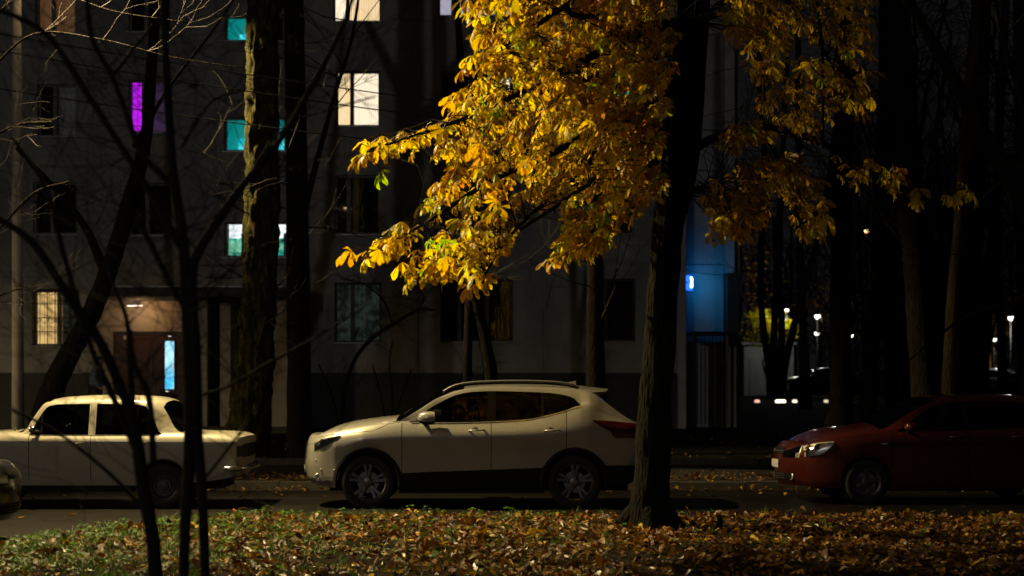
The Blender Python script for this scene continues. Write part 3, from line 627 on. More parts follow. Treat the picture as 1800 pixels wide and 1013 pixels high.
# ---------------------------------------------------------------- cars
def pchip(x, y, xi):
    x = np.asarray(x, float); y = np.asarray(y, float); h = np.diff(x); dl = np.diff(y)/h; n = len(x); d = np.zeros(n)
    for i in range(1, n-1):
        if dl[i-1]*dl[i] > 0:
            w1 = 2*h[i]+h[i-1]; w2 = h[i]+2*h[i-1]; d[i] = (w1+w2)/(w1/dl[i-1]+w2/dl[i])
    d[0] = dl[0]; d[-1] = dl[-1]
    xi = np.clip(xi, x[0], x[-1]); k = np.clip(np.searchsorted(x, xi)-1, 0, n-2)
    t = (xi-x[k])/h[k]
    return (2*t**3-3*t**2+1)*y[k]+(t**3-2*t**2+t)*h[k]*d[k]+(-2*t**3+3*t**2)*y[k+1]+(t**3-t**2)*h[k]*d[k+1]
SUB = 3
class Car:
    def __init__(s, name, sp, loc, rz, label, paint, cat='car', group=None):
        s.sp = sp; s.L = sp['L']; s.root = empty(name, loc, rz); tag(s.root, label, cat, group); s.paint = paint
        s.cz = {k: ([p[0] for p in v], [p[1] for p in v]) for k, v in sp['z'].items()}
        s.cy = {k: ([p[0] for p in v], [p[1] for p in v]) for k, v in sp['y'].items()}
        s.tt = np.arange(0, 8+1e-6, 1/SUB)
    def sec(s, x):
        z = np.array([float(pchip(*s.cz[k], x)) for k in range(9)]); y = np.array([float(pchip(*s.cy[k], x)) for k in range(9)])
        for cx, cz_, Ra in s.sp['arch']:
            if abs(x-cx) < Ra: z[0] = max(z[0], cz_+math.sqrt(max(0, Ra*Ra-(x-cx)**2)))
        for k in range(1, 4): z[k] = max(z[k], z[k-1]+.012)
        wn = float(np.interp(x, s.sp['taper'][0], s.sp['taper'][1])) if 'taper' in s.sp else 1
        y = y*wn; y[8] = 0
        kk = np.arange(9)
        return pchip(kk, y, s.tt), pchip(kk, z, s.tt)
    def xw(s, x, t):
        sp = s.sp; xf = np.interp(t, range(9), sp['xf']); xr = np.interp(t, range(9), sp['xr'])
        return x+xf*max(0, 1-x/.55)**2+xr*max(0, 1-(s.L-x)/.5)**2
    def surf(s, x, z):
        t = 2.5; x0 = x
        for _ in range(4):
            y_, z_ = s.sec(min(max(x0, 0), s.L)); n = int(6*SUB)
            t = float(np.interp(z, z_[:n], s.tt[:n])); x0 = x-(s.xw(x0, t)-x0)
        y_, z_ = s.sec(min(max(x0, 0), s.L)); return float(np.interp(z, z_[:int(6*SUB)], y_[:int(6*SUB)]))
    def body(s):
        sp = s.sp; req = [0, s.L]; arch = []
        for cx, cz_, Ra in sp['arch']: arch += [cx+Ra*math.cos(a) for a in np.linspace(0, math.pi, 17)]+[cx-Ra-.004, cx+Ra+.004]
        gaps = sp['gaps']
        for g in gaps: req += [g, g+.009]
        req += sp['breaks']; cols = sorted(set(req+arch))
        for x in list(np.arange(0, s.L, .06))+[.01, .03, s.L-.03, s.L-.01]:
            if min(abs(x-c) for c in cols) > .02: cols.append(x)
        cols.sort(); n = len(s.tt)
        S = [s.sec(x) for x in cols]
        parts = {}
        def mb(nm): return parts.setdefault(nm, MB())
        for sd in (-1, 1):
            G = [[(s.xw(x, t), sd*S[i][0][j], S[i][1][j]) for j, t in enumerate(s.tt)] for i, x in enumerate(cols)]
            byp = {}
            for i in range(len(cols)-1):
                xm = (cols[i]+cols[i+1])/2; w = cols[i+1]-cols[i]
                for j in range(n-1):
                    tm = (s.tt[j]+s.tt[j+1])/2; nm = sp['cls'](xm, tm)
                    isgap = any(abs(xm-g-.0045) < .004 for g in gaps) and 1 < tm < sp.get('gaptop', 4.0)
                    q = [(i, j), (i+1, j), (i+1, j+1), (i, j+1)]
                    if nm is None: continue
                    if isgap:
                        c = [G[a][b] for a, b in q]; mb('door_gap').quad(*[(p[0], p[1]-sd*.012, p[2]) for p in (c if sd < 0 else c[::-1])]); continue
                    byp.setdefault(nm, []).append(q if sd < 0 else q[::-1])
            for nm, qs in byp.items():
                key = nm if nm in ('body', 'windscreen', 'rear_window', 'cladding', 'roof') else (nm, sd)
                o = mb(key); idx = {}
                for q in qs:
                    f = []
                    for a in q:
                        if a not in idx: idx[a] = len(o.v); o.v.append(G[a[0]][a[1]])
                        f.append(idx[a])
                    if len(set(o.v[k] for k in f)) >= 3: o.f.append(tuple(f)); o.m.append(0)
        # caps
        for end, bulge in ((0, sp['bulge'][0]), (-1, sp['bulge'][1])):
            x = cols[end]; y_, z_ = S[end]; o = mb('body'); b = len(o.v); K = 12; sg = -1 if end == 0 else 1
            for j, t in enumerate(s.tt):
                for k in range(K+1):
                    u = -1+2*k/K; o.v.append((s.xw(x, t)+sg*bulge*(1-abs(u)**2.2), u*y_[j], z_[j]))
            for j in range(n-1):
                for k in range(K):
                    f = (b+j*(K+1)+k, b+(j+1)*(K+1)+k, b+(j+1)*(K+1)+k+1, b+j*(K+1)+k+1)
                    o.f.append(f if end == 0 else f[::-1]); o.m.append(0)
        mats_ = dict(body=s.paint, windscreen=M['carglass'], rear_window=M['carglass'], side_window=M['carglass'], cladding=M['black'], door=s.paint, pillar=M['black'], door_gap=M['black'])
        mats_['pillar'] = M['gloss_black']
        s.parts = {}
        for key, o in parts.items():
            nm = key if isinstance(key, str) else key[0]; base = nm.split(':')[0]
            ob = o.build(base, mats_[base], s.root, True, 40); s.parts[key] = ob
            if base == 'body':
                bm = bmesh.new(); bm.from_mesh(ob.data); bmesh.ops.remove_doubles(bm, verts=bm.verts, dist=.0004); bm.to_mesh(ob.data); bm.free()
                ob.data.polygons.foreach_set('use_smooth', [True]*len(ob.data.polygons)); ob.data.set_sharp_from_angle(angle=R(42))
        # underbody, wheel wells
        w = sp['w']-.12; zb = sp['zb']
        B('underbody', M['black'], s.root, (.25, s.L-.25, -w+.2, w-.2, zb, zb+.28), (sp['arch'][0][0]+sp['arch'][0][2], sp['arch'][1][0]-sp['arch'][1][2], -w, w, zb-.02, zb+.12))
        for cx, cz_, Ra in sp['arch']:
            for sd in (-1, 1):
                m = MB()
                for r_ in (Ra+.003,):
                    a = np.linspace(0, math.pi, 14); pr = [(cx+r_*math.cos(k), cz_+r_*math.sin(k)) for k in a]
                    for (xa, za), (xb, zb2) in zip(pr[:-1], pr[1:]):
                        m.quad((xa, sd*(sp['w']-.07), za), (xb, sd*(sp['w']-.07), zb2), (xb, sd*.45, zb2), (xa, sd*.45, za))
                m.box(cx-Ra, cx+Ra, sd*.43, sd*.45, cz_-.1, cz_+Ra)
                m.build('wheel_arch_liner', M['black'], s.root)
    def patch(s, name, mt, xs, lo, hi, off=.006, sides=(-1, 1), nz=4, parent=None, smooth=True, extra=None):
        for sd in sides:
            m = MB(); b = 0; nx = len(xs)
            g = []
            for x in xs:
                a, c = float(np.interp(x, [p[0] for p in lo], [p[1] for p in lo])), float(np.interp(x, [p[0] for p in hi], [p[1] for p in hi]))
                for k in range(nz+1):
                    z = a+(c-a)*k/nz; y = s.surf(x, z); rim = .6 if k in (0, nz) or x in (xs[0], xs[-1]) else 1
                    g.append((x, sd*(y+off*rim), z))
            m.v = g
            for i in range(nx-1):
                for k in range(nz):
                    f = (i*(nz+1)+k, (i+1)*(nz+1)+k, (i+1)*(nz+1)+k+1, i*(nz+1)+k+1); m.f.append(f if sd < 0 else f[::-1]); m.m.append(0)
            # skirt
            edge = [i*(nz+1) for i in range(nx)]+[(nx-1)*(nz+1)+k for k in range(1, nz+1)]+[i*(nz+1)+nz for i in range(nx-2, -1, -1)]+[k for k in range(nz-1, 0, -1)]
            e2 = []
            for i in edge: x, y, z = m.v[i]; e2.append(len(m.v)); m.v.append((x, y-sd*(off+.004), z))
            for k in range(len(edge)): k2 = (k+1) % len(edge); m.f.append((edge[k], edge[k2], e2[k2], e2[k])); m.m.append(0)
            if extra: extra(m, sd)
            o = m.build(name, mt, parent or s.root, smooth, 50)
        return o
    def fpatch(s, name, mt, u0, u1, z0, z1, off=.008, end=0, m=None, build=True, nu=6, nz=3, zs=None):
        m = m or MB(); x = 0 if end == 0 else s.L; y_, z_ = s.sec(x); b = len(m.v); bulge = s.sp['bulge'][end]; sg = -1 if end == 0 else 1
        top = int(6*SUB)
        for i in range(nu+1):
            u = u0+(u1-u0)*i/nu
            za, zb_ = (z0, z1) if zs is None else zs(u)
            for k in range(nz+1):
                z = za+(zb_-za)*k/nz; t = float(np.interp(z, z_[:top], s.tt[:top])); y = float(np.interp(z, z_[:top], y_[:top]))
                m.v.append((s.xw(x, t)+sg*(bulge*(1-abs(u)**2.2)+off), u*y, z))
        for i in range(nu):
            for k in range(nz): m.f.append((b+i*(nz+1)+k, b+i*(nz+1)+k+1, b+(i+1)*(nz+1)+k+1, b+(i+1)*(nz+1)+k)); m.m.append(0)
        if build: return m.build(name, mt, s.root, True)
        return m
    def wheels(s, Rw, Rr, W=.2, style='alloy', mt='alloy'):
        T = MB(); T.lathe([(Rr-.01, -W*.38), (Rr+.012, -W*.5), (Rw-.03, -W*.52), (Rw-.008, -W*.42), (Rw, -W*.3), (Rw, W*.3), (Rw-.02, W*.48), (Rr, W*.5), (Rr-.02, W*.3)], (0, 0, 0), 'y', 40)
        for a in (-.28, 0, .28): pass
        tm = T.mesh('wheel', M['rubber'], True, 50)
        Q = MB(); Q.lathe([(Rr-.025, W*.3), (Rr-.03, -W*.2), (Rr-.02, -W*.4), (Rr, -W*.47), (Rr+.004, -W*.44), (Rr, -W*.38)], (0, 0, 0), 'y', 40)
        if style == 'alloy':
            for k in range(5):
                for dd in (-.17, .17):
                    a = k*2*math.pi/5+dd+.3; a2 = k*2*math.pi/5+dd*.55+.3
                    for w_, y_ in ((.016, -W*.42), ):
                        ca, sa = math.cos(a), math.sin(a); c2, s2 = math.cos(a2), math.sin(a2)
                        p0 = (c2*.045, s2*.045); p1 = (ca*(Rr-.012), sa*(Rr-.012)); nx_, nz_ = -sa*w_, ca*w_
                        Q.add([(p0[0]-nx_*.8, y_+.012, p0[1]-nz_*.8), (p0[0]+nx_*.8, y_+.012, p0[1]+nz_*.8), (p1[0]+nx_*1.3, y_, p1[1]+nz_*1.3), (p1[0]-nx_*1.3, y_, p1[1]-nz_*1.3),
                               (p0[0]-nx_*.8, y_+.05, p0[1]-nz_*.8), (p0[0]+nx_*.8, y_+.05, p0[1]+nz_*.8), (p1[0]+nx_*1.3, y_+.045, p1[1]+nz_*1.3), (p1[0]-nx_*1.3, y_+.045, p1[1]-nz_*1.3)],
                              [(0, 1, 2, 3), (4, 7, 6, 5), (0, 4, 5, 1), (1, 5, 6, 2), (2, 6, 7, 3), (3, 7, 4, 0)])
        else:
            Q.lathe([(Rr-.02, -W*.1), (Rr-.05, -W*.25), (.1, -W*.2), (.09, -W*.3), (.0, -W*.32)], (0, 0, 0), 'y', 30)
        Q.lathe([(.062, -W*.3), (.06, -W*.43), (.045, -W*.46), (0, -W*.46)], (0, 0, 0), 'y', 18)
        rm = Q.mesh('rim', M[mt], True, 35)
        D = MB(); D.lathe([(.14, -.01), (.14, -.03), (0, -.03)], (0, 0, 0), 'y', 20); dm = D.mesh('brake_disc', M['metal'])
        for cx, cz_, Ra in s.sp['arch']:
            for sd in (-1, 1):
                o = lk(bpy.data.objects.new('wheel', tm), s.root); o.location = (cx, sd*(s.sp['w']-.02-W/2-.02), Rw)
                if sd > 0: o.rotation_euler = (0, 0, math.pi)
                lk(bpy.data.objects.new('rim', rm), o); lk(bpy.data.objects.new('brake_disc', dm), o)
    def seats(s, xf, xr, h=1.12, w=.55):
        for x, hh in ((xf, h), (xr, h-.04)):
            for y in (-.36, .36):
                m = MB(); m.box(x-.42, x, y-.24, y+.24, .48, .58); o = m.build('seat', M['interior'], s.root); bevel(o, .04, 2)
                mb_ = MB(); mb_.add([(x-.02, y-.24, .55), (x+.1, y-.24, .55), (x+.22, y-.2, h-.16), (x+.12, y-.2, h-.16), (x-.02, y+.24, .55), (x+.1, y+.24, .55), (x+.22, y+.2, h-.16), (x+.12, y+.2, h-.16)],
                   [(0,1,2,3),(4,7,6,5),(0,4,5,1),(1,5,6,2),(2,6,7,3),(3,7,4,0)]); mb_.box(x+.14, x+.22, y-.12, y+.12, h-.13, h+.04); o2 = mb_.build('seat_back', M['interior'], o); bevel(o2, .02, 2)
        m = MB(); m.lathe([(.17, 0), (.19, .015), (.17, .03), (.16, .015), (.17, 0)], (0, 0, 0), 'x', 24); o = m.build('steering_wheel', M['interior'], s.root, True); o.location = (xf-.62, -.36, h-.26); o.rotation_euler = (0, -.45, 0)
    def mirror(s, x, z, paint, wd=.2, ln=.17, ht=.13):
        for sd in (-1, 1):
            y = s.surf(x+.08, z-.06); m = MB(); prof = []
            for i, (fx, sc) in enumerate([(0, .25), (.02, .72), (.06, .95), (.11, 1), (.15, .92)]):
                ring = []
                for k in range(14):
                    a = 2*math.pi*k/14; ring.append((x+fx*ln/.17-.02, sd*(y+.02+wd*.55+math.copysign(abs(math.cos(a))**.7, math.cos(a))*wd*.5*sc), z+math.copysign(abs(math.sin(a))**.75, math.sin(a))*ht*.5*sc))
                m.v += ring
            for i in range(4):
                for k in range(14): m.f.append((i*14+k, i*14+(k+1) % 14, (i+1)*14+(k+1) % 14, (i+1)*14+k)); m.m.append(1 if 8 <= k <= 12 else 0)
            m.f.append(tuple(range(14))[::-1]); m.m.append(0)
            o = m.build('mirror', [paint, M['black']], s.root, True, 45)
            g = MB(); g.lathe([(0, 0), (.045, 0)], (x+.11*ln/.17-.02, sd*(y+.02+wd*.55), z), 'x', 14); g2 = MB(); g2.box(x-.02+.152*ln/.17-.004, x-.02+.154*ln/.17, sd*(y+.03), sd*(y+.02+wd), z-ht*.4, z+ht*.4); g2.build('mirror_glass', M['chrome'], o)
            MB().tube([(x+.08, sd*(y-.03), z-ht*.5+.0), (x+.06, sd*(y+.06), z-ht*.35)], [.03, .025], 8).build('mirror_arm', M['black'], o, True)
    def handle(s, xs_, z, mt, ln=.2, cup=True):
        for x in xs_:
            for sd in (-1, 1):
                y = s.surf(x, z)
                pts = [(x-ln/2, sd*(y+.002), z-.004), (x-ln/2+.03, sd*(y+.03), z), (x, sd*(y+.05), z+.004), (x+ln/2-.03, sd*(y+.032), z+.006), (x+ln/2, sd*(y+.002), z+.006)]
                o = MB().tube(catmull(pts, 4), .011, 8).build('door_handle', mt, s.root, True)
                if cup:
                    m = MB(); m.lathe([(0, 0), (.03, .002), (.042, .004)], (x-.02, sd*(y+.001), z+.006), 'y', 16, 1.0)
                    m.build('handle_recess', M['black'] if False else mt, o, True)

def x_front(x, a): return x
# ---- crossover
def cls_x(x, t):
    if t < 1: return 'cladding' if .35 < x else 'body'
    if t < 4: return 'body' if x < 1.20 else 'door:f' if x < 2.345 else ('door:r' if x < 3.30 else 'body')
    if t < 5:
        if x < 1.30 or x > 3.49: return 'body'
        if 2.30 < x < 2.40: return 'pillar:0'
        if 2.985 < x < 3.02: return 'pillar:1'
        return 'side_window:%d' % (0 if x < 2.35 else 1 if x < 3.0 else 2)
    if t < 6: return 'body'
    if 1.13 < x < 1.99: return 'windscreen'
    if 3.72 < x < 4.09: return 'rear_window'
    return 'body'
XO = dict(L=4.36, w=.90, zb=.22, arch=[(.765, .34, .385), (3.41, .34, .385)], bulge=(.13, .08), gaps=[1.20, 2.34, 3.30], cls=cls_x,
 breaks=[1.30, 2.30, 2.40, 2.985, 3.02, 3.49, 1.13, 1.99, 3.72, 4.09, .35], xf=[.09, .03, .0, .02, .07, .08, .09, .12, .14], xr=[-.16, -.06, -.02, 0, -.03, -.05, -.06, -.06, -.06],
 taper=([0, .06, .15, .35, .7, 3.6, 4.1, 4.3, 4.36], [.70, .78, .86, .95, 1, 1, .96, .88, .82]),
 z={0: [(0, .30), (.3, .27), (1.2, .25), (3.0, .27), (4.0, .30), (4.36, .36)], 1: [(0, .36), (.3, .37), (1.2, .46), (2.2, .50), (3.0, .53), (4.0, .56), (4.36, .56)],
    2: [(0, .56), (.4, .60), (1.2, .68), (2.2, .70), (3.2, .72), (4.36, .70)], 3: [(0, .78), (.3, .84), (.7, .90), (1.2, .925), (2.4, .945), (3.2, .98), (3.6, 1.03), (4.36, 1.0)],
    4: [(0, .915), (.25, .97), (.6, 1.035), (.95, 1.09), (1.2, 1.105), (1.335, 1.107), (1.9, 1.105), (2.35, 1.118), (2.8, 1.145), (3.05, 1.195), (3.3, 1.26), (3.49, 1.325), (3.57, 1.315), (3.8, 1.21), (4.1, 1.12), (4.36, 1.06)],
    5: [(0, .93), (.25, .985), (.6, 1.05), (.95, 1.10), (1.2, 1.12), (1.335, 1.118), (1.5, 1.25), (1.68, 1.36), (1.9, 1.46), (2.1, 1.497), (2.36, 1.507), (3.04, 1.487), (3.3, 1.452), (3.4, 1.418), (3.49, 1.335), (3.6, 1.36), (3.8, 1.28), (4.1, 1.15), (4.36, 1.07)],
    6: [(0, .94), (.25, 1.0), (.6, 1.065), (1.0, 1.115), (1.16, 1.135), (1.4, 1.26), (1.66, 1.42), (1.98, 1.53), (2.32, 1.565), (2.97, 1.56), (3.33, 1.54), (3.55, 1.51), (3.68, 1.46), (3.82, 1.36), (4.06, 1.19), (4.2, 1.12), (4.36, 1.08)],
    7: [(0, .95), (.25, 1.03), (.6, 1.105), (1.0, 1.16), (1.13, 1.175), (1.4, 1.30), (1.66, 1.46), (1.98, 1.56), (2.32, 1.59), (2.97, 1.595), (3.4, 1.565), (3.66, 1.50), (3.85, 1.36), (4.06, 1.20), (4.2, 1.125), (4.36, 1.085)],
    8: [(0, .955), (.25, 1.045), (.6, 1.125), (1.0, 1.175), (1.10, 1.185), (1.4, 1.33), (1.66, 1.48), (1.99, 1.575), (2.32, 1.60), (2.97, 1.605), (3.4, 1.575), (3.68, 1.51), (3.85, 1.37), (4.06, 1.205), (4.2, 1.13), (4.36, 1.09)]},
 y={0: [(0, .83), (4.36, .83)], 1: [(0, .87), (4.36, .87)], 2: [(0, .88), (1.2, .872), (3.0, .872), (4.36, .885)], 3: [(0, .885), (.7, .905), (1.2, .897), (2.2, .895), (3.3, .908), (4.36, .895)],
    4: [(0, .79), (.6, .79), (1.2, .815), (2.2, .80), (3.3, .80), (3.6, .81), (4.36, .80)], 5: [(0, .76), (.6, .75), (1.2, .80), (1.34, .795), (1.7, .72), (2.1, .67), (3.0, .665), (3.4, .71), (3.49, .75), (3.6, .765), (3.8, .77), (4.36, .79)],
    6: [(0, .70), (.6, .70), (1.16, .80), (1.4, .76), (1.98, .64), (2.4, .625), (3.3, .61), (3.55, .64), (3.7, .665), (3.85, .69), (4.06, .73), (4.36, .75)], 7: [(0, .4), (1.1, .45), (2, .38), (3.5, .36), (4.36, .4)], 8: [(0, 0), (4.36, 0)]})
def arch_ring(c, name, mt, r0, r1, off=.02, a0=-.15, a1=math.pi+.15):
    for cx, cz_, Ra in c.sp['arch']:
        for sd in (-1, 1):
            m = MB(); A = np.linspace(a0, a1, 30)
            for a in A:
                for r_, dy in ((r0, -.05), (r0, off), ((r0+r1)/2, off+.006), (r1-.006, off), (r1, -.004)):
                    x = cx+r_*math.cos(a); z = max(cz_+r_*math.sin(a), .24)
                    m.v.append((x, sd*(c.surf(x, max(z, .4))*1.0+dy), z))
            for i in range(len(A)-1):
                for k in range(4): f = (i*5+k, (i+1)*5+k, (i+1)*5+k+1, i*5+k+1); m.f.append(f if sd > 0 else f[::-1]); m.m.append(0)
            m.build(name, mt, c.root, True, 40)
def crossover():
    c = Car('crossover_car', XO, (-2.61, 20.9, 0), 0, 'pearl white crossover with roof rails parked between the old cream sedan and the chestnut trunk', M['paint_w'])
    c.body(); c.wheels(.345, .235, .215); arch_ring(c, 'wheel_arch_trim', M['black'], .375, .45)
    L = np.linspace
    c.patch('headlight', M['lens'], list(L(.06, .42, 12)), [(.06, .735), (.19, .79), (.35, .875), (.42, .925)], [(.06, .835), (.2, .905), (.35, .937), (.42, .952)], .014)
    c.patch('headlight_housing', M['metal'], list(L(.06, .41, 10)), [(.06, .76), (.19, .815), (.35, .89), (.41, .92)], [(.06, .83), (.2, .90), (.35, .932), (.41, .945)], .004)
    for sd in (-1, 1):
        for x, z, r in ((.18, .855, .04), (.27, .885, .03), (.10, .80, .03)):
            o = MB().lathe([(0, 0), (r*.6, -.004), (r, -.012), (r, .01)], (0, 0, 0), 'y', 14).build('headlight_projector', M['chrome'], c.root, True); o.location = (x, sd*(c.surf(x, z)+.0), z)
            if sd > 0: o.rotation_euler = (0, 0, math.pi)
        c.patch('running_light', M['reflector'], list(L(.22, .415, 7)), [(.22, .90), (.415, .935)], [(.22, .912), (.415, .95)], .018, sides=(sd,), nz=1)
    c.patch('tail_lamp', M['tail'], list(L(3.64, 4.33, 20)), [(3.64, 1.125), (3.87, .985), (3.91, .91), (4.33, .91)], [(3.64, 1.14), (3.9, 1.125), (4.33, 1.08)], .016)
    c.patch('window_trim', M['chrome'], list(L(1.33, 3.50, 40)), [(x, z-.018) for x, z in XO['z'][4] if 1.3 < x < 3.55]+[(3.52, 1.30)], [(x, z-.006) for x, z in XO['z'][4] if 1.3 < x < 3.55]+[(3.52, 1.318)], .006, nz=1)
    c.patch('bonnet_gap', M['black'], list(L(.09, 1.18, 30)), [(.09, .90), (.3, .95), (.5, .967), (.83, .995), (.93, 1.035), (1.03, 1.085), (1.14, 1.105)], [(.09, .906), (.3, .956), (.5, .973), (.83, 1.002), (.93, 1.043), (1.03, 1.092), (1.14, 1.111)], .002, nz=1)
    c.patch('quarter_pillar', M['black'], list(L(1.34, 1.52, 4)), [(1.34, 1.11), (1.52, 1.112)], [(1.34, 1.116), (1.52, 1.25)], .004, nz=2)
    c.mirror(1.43, 1.165, M['paint_w'], .22, .25, .175)
    c.handle([2.16, 3.12], 1.005, M['paint_w']); 
    c.patch('lower_bumper_trim', M['metal'], list(L(.13, .33, 7)), [(.13, .31), (.33, .30)], [(.13, .36), (.33, .37)], .008, nz=2)
    for sd in (-1, 1):
        for x, z in ((.16, .50), (.335, .495), (.09, .62)):
            o = MB().lathe([(0, -.006), (.012, -.006), (.014, .004)], (0, 0, 0), 'y', 12).build('parking_sensor', M['paint_w'], c.root, True); o.location = (x, sd*c.surf(x, z), z)
        o = MB().lathe([(0, 0), (.035, -.004), (.045, -.012), (.05, .006)], (0, 0, 0), 'y', 16).build('fog_lamp', M['reflector'], c.root, True); o.location = (.115, sd*(c.surf(.115, .40)+.004), .40)
        pts = [(1.72, sd*.60, 1.50), (1.86, sd*.60, 1.575), (2.1, sd*.595, 1.62), (2.6, sd*.585, 1.638), (3.1, sd*.575, 1.628), (3.38, sd*.565, 1.595), (3.48, sd*.56, 1.555)]
        MB().tube(catmull(pts, 5), .014, 8).build('roof_rail', M['metal'], c.root, True)
        MB().tube(catmull([(p[0], p[1], p[2]-.028) for p in pts], 5), .012, 6).build('roof_rail_base', M['black'], c.root, True)
        o = MB().tube([(1.2, sd*.5, 1.20), (1.3, sd*.2, 1.27)], .01, 5).build('wiper', M['black'], c.root)
    # spoiler with pointed tips
    sp = MB(); sp.add([(3.48, -.60, 1.545), (3.58, -.625, 1.485), (3.84, -.58, 1.505), (3.66, -.56, 1.37), (3.48, .60, 1.545), (3.58, .625, 1.485), (3.84, .58, 1.505), (3.66, .56, 1.37), (3.86, -.3, 1.53), (3.86, .3, 1.53), (3.5, 0, 1.58), (3.9, 0, 1.535)],
      [(0, 1, 2), (4, 6, 5), (0, 2, 8, 10), (4, 10, 9, 6), (10, 8, 11), (10, 11, 9), (1, 3, 2), (5, 6, 7), (3, 7, 6, 9, 11, 8, 2), (0, 10, 4, 5, 7, 3, 1)]); sp.build('roof_spoiler', M['paint_w'], c.root)
    fin = MB(); fin.add([(3.28, -.018, 1.57), (3.28, .018, 1.57), (3.46, -.022, 1.565), (3.46, .022, 1.565), (3.46, -.006, 1.64), (3.46, .006, 1.64), (3.38, -.006, 1.625), (3.38, .006, 1.625)], [(0, 2, 4, 6), (1, 7, 5, 3), (0, 6, 7, 1), (6, 4, 5, 7), (2, 3, 5, 4), (0, 1, 3, 2)]); fin.build('aerial_fin', M['paint_w'], c.root)
    c.fpatch('grille', M['black'], -.62, .62, .62, .84); c.fpatch('number_plate', M['plate'], -.3, .3, .42, .53, .02); c.fpatch('number_plate', M['plate'], -.3, .3, .80, .91, .02, end=-1)
    c.fpatch('lower_grille', M['black'], -.6, .6, .33, .46, .006)
    c.seats(1.95, 2.85, 1.28)
crossover()
# ---- old sedan
def cls_l(x, t):
    if t < 1: return 'body'
    if t < 4: return 'body' if x < 1.36 else 'door:f' if x < 2.15 else ('door:r' if x < 2.93 else 'body')
    if t < 5:
        if x < 1.36 or x > 3.05: return 'body'
        if 2.115 < x < 2.205: return 'body'
        if 1.50 < x < 1.525: return 'pillar:0'
        if 2.72 < x < 2.74: return 'pillar:1'
        return 'side_window:%d' % (0 if x < 2.15 else 1)
    if t < 6: return 'body'
    if 1.20 < x < 1.60: return 'windscreen'
    if 3.05 < x < 3.30: return 'rear_window'
    return 'body'
LA = dict(L=4.02, w=.80, zb=.24, arch=[(.66, .29, .33), (3.08, .29, .335)], bulge=(.03, .03), gaps=[1.36, 2.15, 2.93], cls=cls_l,
 breaks=[2.115, 2.205, 3.05, 3.30, 1.20, 1.60, 1.50, 1.525, 2.72, 2.74], xf=[.06, .04, .0, 0, .02, .02, .02, .02, .02], xr=[-.08, -.04, -.01, 0, -.01, -.01, -.01, -.01, -.01],
 taper=([0, .05, .3, 3.7, 3.97, 4.02], [.93, .97, 1, 1, .975, .95]),
 z={0: [(0, .36), (.3, .34), (1.2, .30), (2.6, .30), (3.5, .34), (4.02, .40)], 1: [(0, .42), (1.2, .36), (2.6, .36), (4.02, .45)], 2: [(0, .62), (4.02, .62)],
    3: [(0, .82), (1.2, .872), (4.02, .855)], 4: [(0, .90), (.5, .93), (1.36, .945), (3.04, .945), (3.3, .945), (3.9, .925), (4.02, .90)],
    5: [(0, .91), (.5, .94), (1.3, .955), (1.36, .957), (1.45, 1.12), (1.58, 1.31), (1.66, 1.335), (2.2, 1.345), (2.7, 1.335), (2.84, 1.31), (2.93, 1.18), (3.05, .957), (3.3, .957), (3.9, .935), (4.02, .905)],
    6: [(0, .92), (.5, .95), (1.15, .975), (1.27, .98), (1.4, 1.18), (1.54, 1.36), (1.68, 1.385), (2.2, 1.40), (2.8, 1.39), (2.99, 1.355), (3.1, 1.22), (3.22, 1.02), (3.3, .975), (3.9, .945), (4.02, .91)],
    7: [(0, .935), (.5, .975), (1.15, 1.0), (1.22, 1.01), (1.4, 1.22), (1.58, 1.40), (1.75, 1.43), (2.2, 1.445), (2.8, 1.43), (3.03, 1.38), (3.15, 1.20), (3.27, 1.01), (3.34, .985), (3.9, .955), (4.02, .915)],
    8: [(0, .94), (.5, .98), (1.12, 1.005), (1.20, 1.015), (1.4, 1.24), (1.6, 1.41), (1.78, 1.44), (2.2, 1.455), (2.8, 1.44), (3.05, 1.385), (3.15, 1.21), (3.29, 1.01), (3.36, .985), (3.9, .955), (4.02, .915)]},
 y={0: [(0, .75), (4.02, .75)], 1: [(0, .765), (4.02, .765)], 2: [(0, .79), (4.02, .79)], 3: [(0, .80), (4.02, .80)], 4: [(0, .755), (1.3, .755), (3.3, .755), (4.02, .75)],
    5: [(0, .73), (1.3, .745), (1.36, .745), (1.62, .655), (2.7, .65), (3.05, .735), (4.02, .725)], 6: [(0, .66), (1.2, .70), (1.3, .70), (1.6, .60), (2.7, .60), (3.0, .60), (3.3, .68), (4.02, .68)],
    7: [(0, .36), (4.02, .36)], 8: [(0, 0), (4.02, 0)]})
